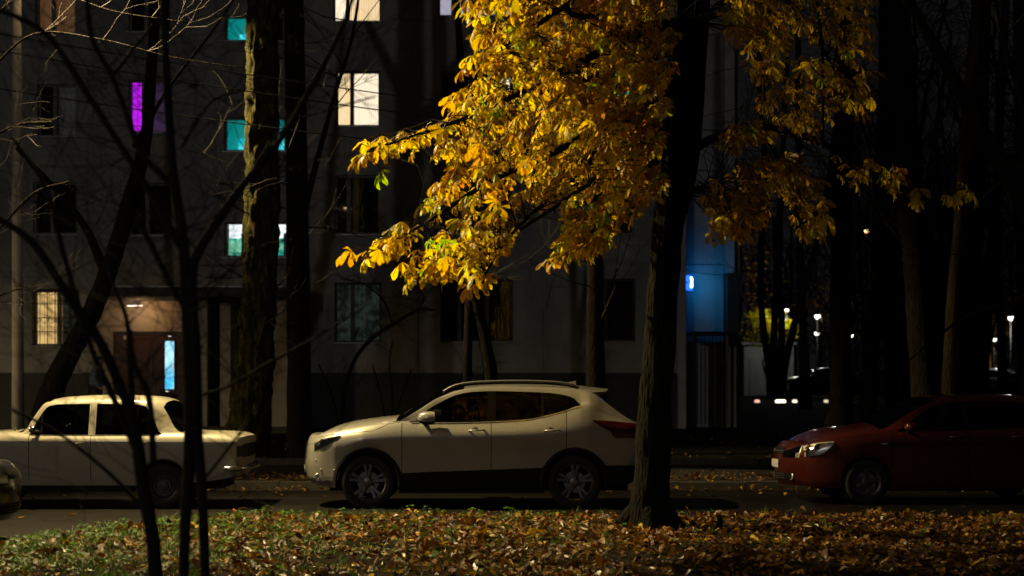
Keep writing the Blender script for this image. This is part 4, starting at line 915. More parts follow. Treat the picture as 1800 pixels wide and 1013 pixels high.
def sedan():
    c = Car('old_sedan', LA, (-7.54, 20.85, 0), 0, 'old boxy cream sedan parked behind the bare stems at left', M['paint_l'])
    c.body(); c.wheels(.29, .175, .16, 'steel', 'steel'); L = np.linspace
    c.patch('belt_trim', M['chrome'], list(L(1.36, 3.03, 20)), [(1.36, .936), (3.03, .936)], [(1.36, .944), (3.03, .944)], .006, nz=1)
    c.patch('side_moulding', M['chrome'], list(L(.2, 3.9, 20)), [(.2, .868), (3.9, .85)], [(.2, .874), (3.9, .856)], .006, nz=1)
    c.patch('wheel_arch_lip', M['paint_l'], list(L(3.08-.30, 3.08+.30, 16)), [(3.08+.335*math.cos(a), .292+.335*math.sin(a)) for a in L(math.pi-.4, .4, 14)], [(3.08+.335*math.cos(a), .312+.335*math.sin(a)) for a in L(math.pi-.4, .4, 14)], .014, nz=1)
    c.handle([1.98, 2.80], .835, M['chrome'], .15, False)
    for sd in (-1, 1):
        for end, x0, x1 in ((0, -.05, .2), (1, 3.86, 4.09)):
            pts = [(x1 if end == 0 else x0, sd*.80, .52), ((x0+x1)/2, sd*.81, .52), (x0 if end == 0 else x1, sd*.72, .52)]
            pts += [(pts[-1][0]+(-.04 if end == 0 else .04), sd*.3, .52), (pts[-1][0]+(-.045 if end == 0 else .045), 0, .52)]
            MB().tube(catmull(pts, 4), .032, 8).build('bumper', M['chrome'], c.root, True)
    for u in ((-.98, -.62), (.62, .98)): c.fpatch('tail_lamp', M['tail'], u[0], u[1], .66, .80, .012, end=-1)
    c.fpatch('rear_panel', M['black'], -.58, .58, .64, .82, .006, end=-1)
    c.fpatch('grille', M['black'], -.6, .6, .64, .82); 
    for u in (-.8, .8): c.fpatch('headlight', M['reflector'], u-.13, u+.13, .64, .82, .01)
    c.mirror(1.40, 1.02, M['chrome'], .12, .09, .09); c.seats(1.75, 2.55, 1.12)
    # handle and badge on the boot
    c.patch('fuel_flap', M['paint_l'], list(L(3.42, 3.56, 5)), [(3.42, .70), (3.56, .70)], [(3.42, .82), (3.56, .82)], .004, sides=(1,), nz=2)
sedan()
# ---- hatchback
def cls_h(x, t):
    if t < 1: return 'body'
    if t < 4: return 'body' if x < 1.17 else 'door:f' if x < 2.20 else ('door:r' if x < 3.02 else 'body')
    if t < 5:
        if x < 1.25 or x > 3.42: return 'body'
        if 2.17 < x < 2.26: return 'pillar:0'
        if 2.93 < x < 2.96: return 'pillar:1'
        return 'side_window:%d' % (0 if x < 2.2 else 1 if x < 2.95 else 2)
    if t < 6: return 'body'
    if 1.03 < x < 1.83: return 'windscreen'
    if 3.52 < x < 3.84: return 'rear_window'
    return 'body'
HA = dict(L=3.97, w=.84, zb=.20, arch=[(.84, .30, .335), (3.31, .30, .335)], bulge=(.20, .08), gaps=[1.17, 2.20, 3.02], cls=cls_h,
 breaks=[1.25, 2.17, 2.26, 2.93, 2.96, 3.42, 1.03, 1.83, 3.52, 3.84], xf=[.08, .03, 0, .03, .10, .12, .13, .16, .18], xr=[-.1, -.04, 0, 0, -.04, -.05, -.05, -.05, -.05],
 taper=([0, .05, .15, .35, .7, 3.3, 3.8, 3.97], [.68, .78, .87, .95, 1, 1, .96, .84]),
 z={0: [(0, .24), (.4, .22), (1.2, .21), (3.0, .22), (3.97, .30)], 1: [(0, .32), (1.2, .30), (3.0, .32), (3.97, .42)], 2: [(0, .52), (1.2, .58), (3.97, .62)],
    3: [(0, .70), (.4, .77), (1.17, .83), (3.0, .88), (3.97, .90)], 4: [(0, .80), (.3, .88), (.7, .94), (1.17, .965), (1.9, .975), (2.6, 1.0), (3.1, 1.03), (3.42, 1.09), (3.6, 1.05), (3.97, .98)],
    5: [(0, .81), (.3, .895), (.7, .955), (1.17, .98), (1.25, .985), (1.55, 1.18), (1.85, 1.32), (2.1, 1.36), (2.6, 1.37), (3.1, 1.32), (3.3, 1.24), (3.42, 1.10), (3.6, 1.08), (3.97, .99)],
    6: [(0, .82), (.3, .91), (.7, .975), (1.05, 1.0), (1.4, 1.18), (1.75, 1.35), (2.0, 1.41), (2.5, 1.43), (3.0, 1.41), (3.4, 1.34), (3.6, 1.2), (3.8, 1.02), (3.97, 1.0)],
    7: [(0, .83), (.3, .935), (.7, 1.01), (1.0, 1.04), (1.4, 1.23), (1.78, 1.39), (2.0, 1.44), (2.5, 1.46), (3.0, 1.445), (3.5, 1.36), (3.65, 1.2), (3.84, 1.03), (3.97, 1.01)],
    8: [(0, .835), (.3, .945), (.7, 1.02), (.98, 1.055), (1.4, 1.25), (1.8, 1.405), (2.0, 1.45), (2.5, 1.47), (3.0, 1.455), (3.52, 1.365), (3.67, 1.2), (3.86, 1.03), (3.97, 1.01)]},
 y={0: [(0, .78), (3.97, .78)], 1: [(0, .81), (3.97, .81)], 2: [(0, .82), (3.97, .82)], 3: [(0, .83), (.8, .84), (3.97, .84)], 4: [(0, .74), (1.17, .79), (3.97, .77)],
    5: [(0, .70), (1.17, .775), (1.25, .775), (1.85, .65), (2.3, .62), (3.1, .62), (3.42, .70), (3.97, .74)], 6: [(0, .62), (1.05, .72), (1.8, .59), (2.5, .565), (3.4, .56), (3.8, .66), (3.97, .68)],
    7: [(0, .36), (1.5, .4), (3.97, .36)], 8: [(0, 0), (3.97, 0)]})
def hatch(loc, rz, label, paint, name='hatchback_car', group=None):
    c = Car(name, HA, loc, rz, label, paint, group=group); L = np.linspace
    c.body(); c.wheels(.30, .19, .19)
    def corner(m, sd): pass
    for sd in (-1, 1):
        m = MB(); u0, u1 = (.50, .97)
        def zs(u): f = (abs(u)-.50)/.47; return (.615+.0*f, .69+.09*f)
        c.fpatch('x', None, sd*u0, sd*u1, 0, 0, .02, m=m, build=False, zs=zs)
        hs = MB(); c.fpatch('x', None, sd*u0, sd*u1, 0, 0, .008, m=hs, build=False, zs=zs)
        def side(mm, off):
            b = len(mm.v); xs_ = list(L(.05, .40, 9)); nz = 3
            for x in xs_:
                lo = float(np.interp(x, [.05, .25, .40], [.63, .67, .81])); hi = float(np.interp(x, [.05, .2, .40], [.77, .82, .845]))
                for k in range(nz+1): z = lo+(hi-lo)*k/nz; mm.v.append((x, sd*(c.surf(x, z)+off), z))
            for i in range(len(xs_)-1):
                for k in range(nz): mm.f.append((b+i*4+k, b+(i+1)*4+k, b+(i+1)*4+k+1, b+i*4+k+1)); mm.m.append(0)
        side(m, .018); side(hs, .004)
        h = hs.build('headlight', M['reflector'], c.root, True); m.build('headlight_lens', M['lens'], h, True)
        for x, z, r in ((.20, .755, .05), (.09, .71, .035)):
            o = MB().lathe([(0, -.012), (r*.5, -.01), (r*.9, -.002), (r, -.013), (r*1.05, 0)], (x, sd*(c.surf(x, z)), z), 'y', 16).build('headlight_bowl', M['chrome'], h, True)
        o = MB().lathe([(0, 0), (.03, -.003), (.042, -.014), (.05, .004)], (0, 0, 0), 'x', 16).build('fog_lamp', M['reflector'], c.root, True)
        y_, z_ = c.sec(0); o.location = (c.xw(0, .8)-.20*(1-.74**2.2)-.012, sd*.74*float(np.interp(.36, z_[:18], y_[:18])), .36)
    if rz < 1:
     for k in range(3): c.fpatch('grille_bar', M['chrome'] if k in (0, 2) else M['metal'], -.46, .46, .665+.03*k, .672+.03*k, .016, nz=1)
    c.fpatch('grille', M['black'], -.47, .47, .65, .745, .006)
    c.fpatch('lower_grille', M['black'], -.80, .80, .30, .41, .006)
    for k in range(3): c.fpatch('lower_grille_bar', M['metal'], -.5, .5, .325+.03*k, .331+.03*k, .014, nz=1)
    if rz < 1: c.fpatch('number_plate', M['plate'], -.32, .32, .47, .58, .022)
    c.fpatch('number_plate', M['plate'], -.32, .32, .74, .85, .02, end=-1)
    for u in ((-.99, -.66), (.66, .99)): c.fpatch('tail_lamp', M['tail'], u[0], u[1], .72, .92, .012, end=-1)
    c.patch('tail_lamp', M['tail'], list(L(3.72, 3.95, 6)), [(3.72, .76), (3.95, .72)], [(3.72, .94), (3.95, .93)], .01)
    c.patch('bonnet_gap', M['black'], list(L(.1, 1.1, 20)), [(.1, .80), (.4, .865), (.7, .90), (1.1, .95)], [(.1, .806), (.4, .871), (.7, .906), (1.1, .956)], .002, nz=1)
    c.patch('indicator', M['reflector'], list(L(1.02, 1.10, 3)), [(1.02, .80), (1.1, .802)], [(1.02, .82), (1.1, .822)], .008, nz=1)
    c.mirror(1.33, 1.03, paint, .18, .15, .13); c.handle([2.04, 2.88], .90, paint, .18); c.seats(1.8, 2.6, 1.14)
    return c.root
def copy_tree(o, parent=None):
    c = o.copy(); lk(c, parent)
    if parent: c.matrix_parent_inverse = o.matrix_parent_inverse
    for ch in list(o.children): copy_tree(ch, c)
    return c
hatch((3.79, 21.45, 0), R(4), 'dark red hatchback parked at the right, nose pointing left', M['paint_r'])
dk = hatch((-5.19, 15.9, -.0), R(180+6), 'dark car corner cut off by the left edge, standing nearer than the cream sedan', M['paint_k'])
def put(src, x, y, rz, label):
    o = copy_tree(src); o.location = (x, y, gz(x, y)+.02); o.rotation_euler = (0, 0, R(rz)); o['label'] = label; o['group'] = 'parked cars far behind the trees on the right'; return o
q = P(1366, 0, 74); put(dk, q[0], 74, 4, 'distant dark parked car with pale waist highlight behind the slim trunks')
q = P(1452, 0, 82); put(dk, q[0], 82, 0, 'distant black parked car half hidden by the broad black trunk')
q = P(1722, 0, 62); put(dk, q[0], 62, 2, 'distant dark car parked far back above the red car roof at the right edge')
q = P(1655, 0, 80); put(dk, q[0], 80, 0, 'distant dark car with pale bonnet below the small blue sign')

# ---------------------------------------------------------------- apartment building
FY = 40.0; S_ = F/FY
def bx(px): return (px-900)/S_
def bz(py): return CZ+(HY-py)/S_
bld = empty('apartment_building', (0, FY, gz(0, FY))); tag(bld, 'grey panel apartment block with a few lit windows across the left and centre', 'building')
BI = Matrix.Translation((0, -FY, -gz(0, FY)))
def bb(o): o.location = Vector(o.location)+Vector((0, -FY, -gz(0, FY))); return o
EM = dict(
 warm=emis('backlit_cream_curtain', (1.0,.78,.46), 1.35, (.6,.38,.16), wave=6.5, stretch=(1,1,.05)),
 warm2=emis('backlit_yellow_curtain', (1.0,.68,.26), 1.05, (.45,.25,.07), wave=5, stretch=(1,1,.05)),
 white=emis('bright_white_curtain', (1.0,.9,.7), 1.5, (.72,.55,.34), wave=7, stretch=(1,1,.04)),
 cool=emis('cool_white_curtain', (.65,.62,.75), .8, (.4,.38,.5), wave=6, stretch=(1,1,.05)),
 cyan=emis('teal_lit_wall', (.0,.24,.24), .85, (.0,.34,.32), scale=1.2),
 cyanb=emis('bright_cyan_lamp_glow', (.08,.85,.95), 1.5, (0.0,.4,.45), scale=5),
 green=emis('mint_lit_wall', (.30,.95,.62), .9, (.02,.55,.36), scale=2.2, lo=.48, hi=.52),
 greenw=emis('white_lit_ceiling', (.9,1,1), 1.6),
 purple=emis('violet_lit_curtain', (.62,.02,.95), 1.25, (.22,.0,.45), wave=5, stretch=(1,1,.05)),
 violet=emis('dim_violet_curtain', (.05,.025,.075), .7, (.015,.01,.022), scale=3),
 dimg=emis('mottled_green_glow', (.10,.15,.11), .16, (.003,.005,.003), scale=6, lo=.4, hi=.62),  # weak mottled green emission behind the pane
 brown=emis('dim_brown_curtain', (.16,.075,.03), .7, (.09,.04,.015), wave=5, stretch=(1,1,.05)),
 grey=emis('dim_grey_curtain', (.035,.035,.033), .6, (.02,.02,.02), wave=5, stretch=(1,1,.05)),
 pink=emis('pink_curtain', (.8,.15,.25), .8, (.4,.05,.1), scale=3), teal=emis('teal_curtain', (0,.4,.3), .8), dark=M['curtain_dark'])
def wall_panel(x0, x1, z0, z1, hole=None, mt='plaster', y=FY, th=.30, name='wall_panel'):
    m = MB(); j = .02
    for (a, b, c, d, ya, yb) in ((x0+j, x1-j, z0+j, z1-j, y, y+.025), (x0, x1, z0, z1, y+.025, y+th)):
        if hole is None: m.box(a, b, ya, yb, c, d); continue
        h0, h1, g0, g1 = hole
        m.box(a, h0, ya, yb, c, d); m.box(h1, b, ya, yb, c, d); m.box(h0, h1, ya, yb, c, g0); m.box(h0, h1, ya, yb, g1, d)
    o = m.build(name, M[mt], bld); return bb(o)
def window(x0, x1, z0, z1, splits, sty, frame='frame', label=None, y=FY, grille=False, vent=None):
    """splits: positions 0..1 of mullions; sty: a style per light"""
    w = .055; f = MB(); ya, yb = y+.12, y+.19
    f.box(x0, x1, ya, yb, z0, z0+w); f.box(x0, x1, ya, yb, z1-w, z1); f.box(x0, x0+w, ya, yb, z0+w, z1-w); f.box(x1-w, x1, ya, yb, z0+w, z1-w)
    o = f.build('window', M[frame], bld); bb(o); bevel(o, .006, 1)
    if label: o['label'] = label
    ed = [x0+w]+[x0+(x1-x0)*s for s in splits]+[x1-w]
    mw = .05 if z1-z0 > 1.0 else .04
    def sub(nm, mt, *b, smooth=False):
        m = MB()
        for q in b: m.box(*q)
        k = m.build(nm, mt, o); k.location = (0, 0, 0); return k
    for s in splits: xm = x0+(x1-x0)*s; sub('mullion', M[frame], (xm-mw, xm+mw, ya-.012, yb-.006, z0+w, z1-w))
    for i in range(len(ed)-1):
        a = ed[i]+(mw if i else 0); b = ed[i+1]-(mw if i < len(ed)-2 else 0)
        sub('pane', M['pane'], (a, b, y+.155, y+.160, z0+w, z1-w))
        st = sty[i] if isinstance(sty, (list, tuple)) else sty
        n = 46; m = MB(); top = z1+.1; bot = z0-.1
        for k in range(n+1):
            x = a-.06+(b-a+.12)*k/n; yy = y+.42+.03*math.sin(k*1.15+i)+.014*math.sin(k*.43); m.v += [(x, yy, bot), (x, yy+.01, top)]
        for k in range(n): m.f.append((2*k, 2*k+2, 2*k+3, 2*k+1)); m.m.append(0)
        if st in ('green',):
            hz = z0+(z1-z0)*.62; m2 = MB(); m2.box(a-.1, b+.1, y+.9, y+.93, z0-.3, hz); m2.build('room_wall', EM['green'], o)
            m3 = MB(); m3.box(a-.1, b+.1, y+.96, y+1.0, hz-.2, z1+.5); m3.build('room_ceiling', EM['greenw'], o)
            m4 = MB(); m4.box((a+b)/2+.02, (a+b)/2+.1, y+.7, y+.8, z0, hz+.12); m4.tube([(a, y+.6, z0+.3), ((a+b)/2, y+.6, z0+.12), (b, y+.6, z0+.34)], .012, 5); m4.build('stair_rail', M['metal'], o)
        elif st in ('cyan',):
            m2 = MB(); m2.box(a-.3, b+.3, y+.9, y+.93, z0-.3, z1+.3); m2.build('room_wall', EM['cyan'], o)
            m3 = MB(); m3.box(a+(b-a)*.38, b+.02, y+.75, y+.8, z0-.1, z0+(z1-z0)*.5); m3.build('lit_lower_wall', EM['cyanb'], o)
            m4 = MB(); m4.tube([(a+.1, y+.6, z1-.1), ((a+b)/2, y+.6, z0+.35), (b, y+.6, z0+.05)], .012, 5); m4.build('stair_rail', M['metal'], o)
        else: m.build('curtain', EM[st], o, True)
    sub('sill', M['sill'], (x0-.04, x1+.04, y-.07, y+.12, z0-.03, z0-.004))
    if grille:
        g = MB(); nx_ = 6; nz_ = 4
        for k in range(nx_+1): xx = x0+(x1-x0)*k/nx_; g.tube([(xx, y-.04, z0-.05), (xx, y-.04, z1+.03)], .011, 5)
        for k in range(nz_+1): zz = z0+(z1-z0)*k/nz_; g.tube([(x0-.02, y-.04, zz), (x1+.02, y-.04, zz)], .011, 5)
        for k in range(nx_):
            for l in range(nz_): g.lathe([(.07, 0), (.085, 0)], (x0+(x1-x0)*(k+.5)/nx_, y-.045, z0+(z1-z0)*(l+1)/nz_-.06), 'y', 10) if l % 2 else None
        g.build('window_grille', M['iron'], o)
    return o
bays = [-280, -110, 165, 345, 545, 735, 955, 1190]
zr = [bz(656), bz(466), bz(276), bz(86), bz(-104), bz(-294)]
WIN = {}
def regw(b, r, px0, px1, py1, py0, **k): WIN[(b, r)] = (bx(px0), bx(px1), bz(py0), bz(py1), k)
regw(1, 0, 58, 138, 510, 608, splits=[.55], sty=['warm2', 'dimg'], grille=True, frame='frame', label='ground floor window with iron grille and glowing yellow curtain')
regw(1, 1, 58, 135, 320, 412, splits=[.42], sty='dark'); regw(1, 2, 66, 134, 148, 240, splits=[.42], sty=['dark', 'grey'])
regw(1, 3, 62, 133, -40, 58, splits=[.42], sty=['brown', 'brown'], label='top window with dim brown curtains at upper left')
regw(2, 1, 225, 302, 322, 414, splits=[.42], sty='dark'); regw(2, 2, 226, 300, 140, 233, splits=[.33], sty=['purple', 'violet'], label='window with glowing violet left pane behind the leaning trunk'); regw(2, 3, 226, 300, -40, 56, splits=[.4], sty='dark')
regw(3, 1, 394, 505, 390, 452, splits=[.36, .74], sty=['green', 'dark', 'green'], label='low stairwell window lit mint and white'); regw(3, 2, 394, 502, 206, 266, splits=[.36, .70], sty=['cyan', 'dark', 'cyan'], label='low stairwell window lit cyan')
regw(3, 3, 395, 500, 27, 72, splits=[.4, .7], sty=['cyan', 'dark', 'dark'], label='upper stairwell window lit dull teal')
regw(4, 0, 588, 670, 497, 602, splits=[.38], sty=['dimg', 'dimg'], frame='frame_dark', label='ground floor window with dim mottled greenish glow'); regw(4, 1, 588, 668, 308, 412, splits=[.3], sty='dark')
regw(4, 2, 590, 668, 124, 222, splits=[.36], sty=['warm', 'white'], frame='frame_dark', label='brightest white and cream lit window above the crown edge'); regw(4, 3, 585, 670, -60, 38, splits=[.30], sty=['white', 'warm'], frame='frame_dark', label='lit cream window cut by the top edge')
regw(5, 0, 774, 902, 490, 601, splits=[.26, .64], sty='dark', frame='frame_dark', label='wide three-part dark ground floor window'); regw(5, 1, 776, 900, 310, 412, splits=[.3, .66], sty='dark')
regw(5, 2, 776, 900, 125, 222, splits=[.3, .66], sty=['dark', 'dark', 'white']); regw(5, 3, 770, 900, -60, 28, splits=[.2, .6], sty='cool', label='bluish white lit window at the top edge behind yellow leaves')
regw(6, 0, 1038, 1117, 490, 600, splits=[.34], sty='dark', frame='frame_dark'); regw(6, 1, 1040, 1115, 310, 412, splits=[.34], sty='dark')
regw(6, 2, 1040, 1115, 125, 222, splits=[.34], sty=['dark', 'teal']); regw(6, 3, 1040, 1115, -60, 28, splits=[.34], sty=['pink', 'pink'])
for r in range(5):
    for b in range(len(bays)-1):
        x0, x1, z0, z1 = bx(bays[b]), bx(bays[b+1]), zr[r], zr[r+1]
        if r == 4: wall_panel(x0, x1, z0, z1); continue
        if (b, r) in WIN:
            w = WIN[(b, r)]; wall_panel(x0, x1, z0, z1, w[:4]); window(*w[:4], **w[4])
        elif (b, r) == (2, 0): pass
        else: wall_panel(x0, x1, z0, z1)
# plinth
for a_, b_ in ((-280, 165), (545, 1190)): bb(B('plinth', M['plinth'], bld, (bx(a_), bx(b_), FY-.03, FY+.3, .2, zr[0])))
# drain marker post by the plinth
o = B('back_wall', M['plinth'], bld, (bx(-280), bx(1190), FY+2.0, FY+2.1, .2, zr[5])); bb(o)
o = B('roof_slab', M['kerb'], bld, (bx(-290), bx(1310), FY-.4, FY+11, zr[5], zr[5]+.3)); bb(o)
o = B('side_wall', M['plaster'], bld, (bx(-280)-.3, bx(-280), FY, FY+11, .2, zr[5]), (bx(1300)-.02, bx(1300)+.2, FY+1.3, FY+11, .2, zr[5]), (bx(-280), bx(1300), FY+10.7, FY+11, .2, zr[5])); bb(o)
# entrance: recess wall, door, canopy, side walls
def bp(nm, mt, *bxs, lab=None):
    o = B(nm, mt, bld, *bxs); bb(o)
    if lab: o['label'] = lab
    return o
ex0, ex1 = bx(165), bx(345); dz = bz(583)
bp('entrance_wall', M['beige'], (ex0, bx(198), FY, FY+.3, .5, zr[1]), (bx(198), bx(343), FY, FY+.3, dz, zr[1]), (bx(343), bx(345), FY, FY+.3, .5, zr[1]))
d = bp('door', M['door'], (bx(199), bx(270), FY+.06, FY+.12, .55, dz-.02), lab='brown metal entrance door with tall glowing cyan panel beside it')
def kid(par, nm, mt, *bxs):
    m = MB()
    for q in bxs: m.box(*q)
    return m.build(nm, mt, par)
kid(d, 'door_leaf', M['door'], (bx(272), bx(342), FY+.06, FY+.12, .55, dz-.02))
kid(d, 'door_frame', M['frame_dark'], (bx(269.6), bx(272.2), FY+.04, FY+.10, .55, dz-.02), (bx(199), bx(342), FY+.03, FY+.10, dz-.07, dz-.02))
stripm = emis('cyan_backlit_panel', (.05,.55,.95), 1.3, (.5,.9,1.0), scale=2.5, stretch=(1, 1, .6))
kid(d, 'light_panel', stripm, (bx(290), bx(305.5), FY+.02, FY+.06, bz(684), bz(600)))
kid(d, 'panel_frame', M['metal'], (bx(288.6), bx(289.8), FY+.0, FY+.05, bz(686), bz(598)), (bx(305.8), bx(307), FY+.0, FY+.05, bz(686), bz(598)), (bx(288.6), bx(307), FY+.0, FY+.05, bz(598), bz(597)), (bx(288.6), bx(307), FY+.0, FY+.05, bz(687), bz(686)))
h = MB(); h.tube([(bx(266), FY+.06, bz(676)), (bx(266), FY-.0, bz(674)), (bx(266), FY-.0, bz(622)), (bx(266), FY+.06, bz(620))], .015, 6); h.build('door_handle', M['metal'], d)
kid(d, 'notice', M['plate'], (bx(217), bx(222), FY+.04, FY+.055, bz(597), bz(590)), (bx(224), bx(230), FY+.04, FY+.055, bz(596), bz(589)), (bx(227), bx(231), FY+.04, FY+.055, bz(607), bz(601)))
kid(d, 'lock_lamp', EM['greenw'], (bx(296), bx(299.5), FY+.0, FY+.03, bz(592), bz(590.5)), (bx(291), bx(296), FY+.0, FY+.03, bz(688.5), bz(687.5)))
bp('entrance_canopy', M['plinth'], (bx(200), bx(545), FY-1.9, FY, bz(529), bz(512)), lab='dark flat canopy slab over the entrance')
bp('canopy_edge', M['sill'], (bx(199), bx(546), FY-1.93, FY-1.9, bz(513), bz(511.5)))
for k, (a, b, mt, yf) in enumerate([(345, 364, 'beige', 1.5), (386, 405, 'beige', 1.2), (478, 507, 'beige', 1.5)]):
    bp('entrance_side_wall', M[mt], (bx(a)*(FY-yf)/FY*1.0, bx(b)*(FY-yf)/FY, FY-yf, FY-.002, .3, bz(529)-.002))
bp('bin_room_wall', M['plinth'], (bx(345), bx(545), FY+.01, FY+.2, .3, zr[1]), (bx(364), bx(386), FY-.1, FY, .3, bz(529)-.01))
bp('porch_step', M['kerb'], (bx(150), bx(545), FY-2.3, FY-.0, .3, .55))
lampc = bp('canopy_lamp', emis('canopy_lamp_glow', (1, .85, .75), 3), (bx(229), bx(254), FY-.32, FY-.22, bz(539.2), bz(538)), lab='thin white strip lamp under the entrance canopy')
pl = bpy.data.lights.new('entrance_light', 'POINT'); pl.energy = 13; pl.color = (1, .56, .24); pl.shadow_soft_size = .12
po = bpy.data.objects.new('entrance_light', pl); lk(po); po.location = (bx(258), FY-.55, bz(543))
# right end: recessed bay, balcony side, porch cage
bp('bay_wall', M['white_wall'], (bx(1205), bx(1281), FY+1.0, FY+1.3, .3, bz(460)-.012), (bx(1205), bx(1281), FY+1.0, FY+1.3, bz(460)+.012, zr[5]))
bp('bay_edge', M['white_wall'], (bx(1282), bx(1300), FY+.9, FY+1.3, bz(477), zr[5]))
bp('balcony', M['frame_dark'], (bx(1283), bx(1304), FY+.5, FY+1.3, bz(590), bz(478)), lab='dark glazed balcony beside the blue lit wall')
bp('corner_pier', M['white_wall'], (bx(1289), bx(1302), FY+.8, FY+1.3, .4, bz(592)))
bp('main_corner', M['white_wall'], (bx(1190), bx(1206), FY+.003, FY+1.3, .3, zr[5]))
cg = bp('porch_cage', M['iron'], (bx(1212), bx(1290), FY-.9, FY+.9, bz(589), bz(585)), (bx(1212), bx(1217), FY-.9, FY-.8, .5, bz(589)), (bx(1276), bx(1281), FY-.9, FY-.8, .5, bz(589)), lab='dark barred porch below the blue lit wall')
for k in range(9):
    g = MB(); xx = bx(1219+k*6.6); g.tube([(xx, FY-.85, .6), (xx, FY-.85, bz(589))], .012, 5); g.build('bar', M['iron'], cg)
kid(cg, 'post', M['metal'], (bx(1268), bx(1272), FY-.86, FY-.8, .5, bz(590)))
# house number sign: a small light box set at an angle on the corner
sg = empty('house_number_sign', (bx(1209.5), FY+.05, bz(497))); tag(sg, 'small glowing blue house number box on the building corner', 'sign')
sg.rotation_euler = (0, 0, R(62))
bs = MB(); bs.box(-.02, .24, -.05, .05, -.19, .19); bevel(bs.build('sign_box', emis('blue_sign_glow', (.01, .09, 1.0), 3.0), sg), .03, 3)
cu = bpy.data.curves.new('digit', 'FONT'); cu.body = '3'; cu.size = .36; cu.align_x = 'CENTER'; cu.align_y = 'CENTER'; cu.extrude = .006; cu.offset = .012
cu.materials.append(emis('white_digit_glow', (.6, .95, 1), 6)); tmpo = bpy.data.objects.new('tmp', cu); SC.collection.objects.link(tmpo); bpy.context.view_layer.update()
dgm = bpy.data.meshes.new_from_object(tmpo.evaluated_get(bpy.context.evaluated_depsgraph_get())); bpy.data.objects.remove(tmpo); dg = lk(bpy.data.objects.new('digit', dgm), sg); dg.location = (.11, -.06, 0); dg.rotation_euler = (R(90), 0, 0)
MB().tube([(-.02, 0, 0), (-.12, 0, 0)], .015, 6).build('bracket', M['iron'], sg)
sl = bpy.data.lights.new('sign_light', 'AREA'); sl.shape = 'RECTANGLE'; sl.size = .3; sl.size_y = .36; sl.energy = 8; sl.color = (.0, .42, 1)
so = bpy.data.objects.new('sign_light', sl); lk(so, sg); so.location = (.19, .07, 0); so.rotation_euler = (R(-90), 0, R(25))

# ---------------------------------------------------------------- poles, lamps, cables
def rooted(nm, loc, label, cat, group=None): o = empty(nm, loc); tag(o, label, cat, group); return o
q = P(32, 757, 30.9); r0 = rooted('lamp_post', (q[0], 30.9, .1), 'beige concrete lamp post at the left edge behind the cream sedan', 'lamp post')
MB().tube([(0, 0, -.3), (-.01, 0, 3), (-.02, 0, 6), (-.03, 0, 9.6)], [.125, .11, .10, .085], 14).build('post', M['pole'], r0, True)
MB().tube([(-.03, 0, 9.4), (.05, .02, 9.65), (LAMP_B[0]-q[0], LAMP_B[1]-30.9, 9.68)], .03, 8).build('arm', M['metal'], r0, True)
hd = B('lamp_head', M['metal'], r0, (LAMP_B[0]-q[0]-.12, LAMP_B[0]-q[0]+.12, LAMP_B[1]-30.9-.35, LAMP_B[1]-30.9+.1, 9.54, 9.68)); bevel(hd, .03, 2)
B('lamp_glass', emis('warm_lamp_glow', (1, .7, .35), 20), hd, (LAMP_B[0]-q[0]-.09, LAMP_B[0]-q[0]+.09, LAMP_B[1]-30.9-.3, LAMP_B[1]-30.9+.0, 9.525, 9.538))
for base, LP_, lab in (((-7.6, 18.6), LAMP_A, 'street lamp post standing just left of the view beside the road'), ((-26, 17.6), LAMP_C, 'added fill lamp post further left along the road, outside the view'), ((-15.0, -19.5), LAMP_D, 'tall lamp post of the opposite yard behind the viewer')):
  r1 = rooted('lamp_post', (*base, 0), lab, 'lamp post')
  MB().tube([(0, 0, -.3), (0, 0, 4), (0, 0, LP_[2]-.2)], [.11, .095, .075], 14).build('post', M['pole'], r1, True)
  ax, ay = LP_[0]-base[0], LP_[1]-base[1]
  MB().tube(catmull([(0, 0, LP_[2]-.4), (ax*.1, ay*.1, LP_[2]), (ax*.6, ay*.6, LP_[2]+.15), (ax, ay, LP_[2]+.1)], 5), .03, 8).build('arm', M['metal'], r1, True)
  hd = B('lamp_head', M['metal'], r1, (ax-.14, ax+.14, ay-.3, ay+.3, LP_[2]-.08, LP_[2]+.06)); bevel(hd, .03, 2)
  B('lamp_glass', emis('warm_lamp_glow2', (1, .7, .35), 20), hd, (ax-.1, ax+.1, ay-.24, ay+.24, LP_[2]-.095, LP_[2]-.082))
for k, (a, b) in enumerate([((-10, 28, 8.0), (14, 33, 6.4)), ((-10, 28, 7.7), (14, 33, 6.05)), ((-10, 28, 7.0), (14, 33, 5.75))]):
    A, Bv = Vector(a), Vector(b); pts = [A.lerp(Bv, t)-Vector((0, 0, 1.0*(1-(2*t-1)**2)*.5)) for t in np.linspace(0, 1, 24)]
    o = MB().tube([tuple(p) for p in pts], .012, 5).build('overhead_cable', M['cable'], None, True); tag(o, ['highest of the three thin cables strung across the facade', 'middle one of the three thin cables strung across the facade', 'lowest of the three thin cables strung across the facade'][k], 'cable', 'overhead cables')
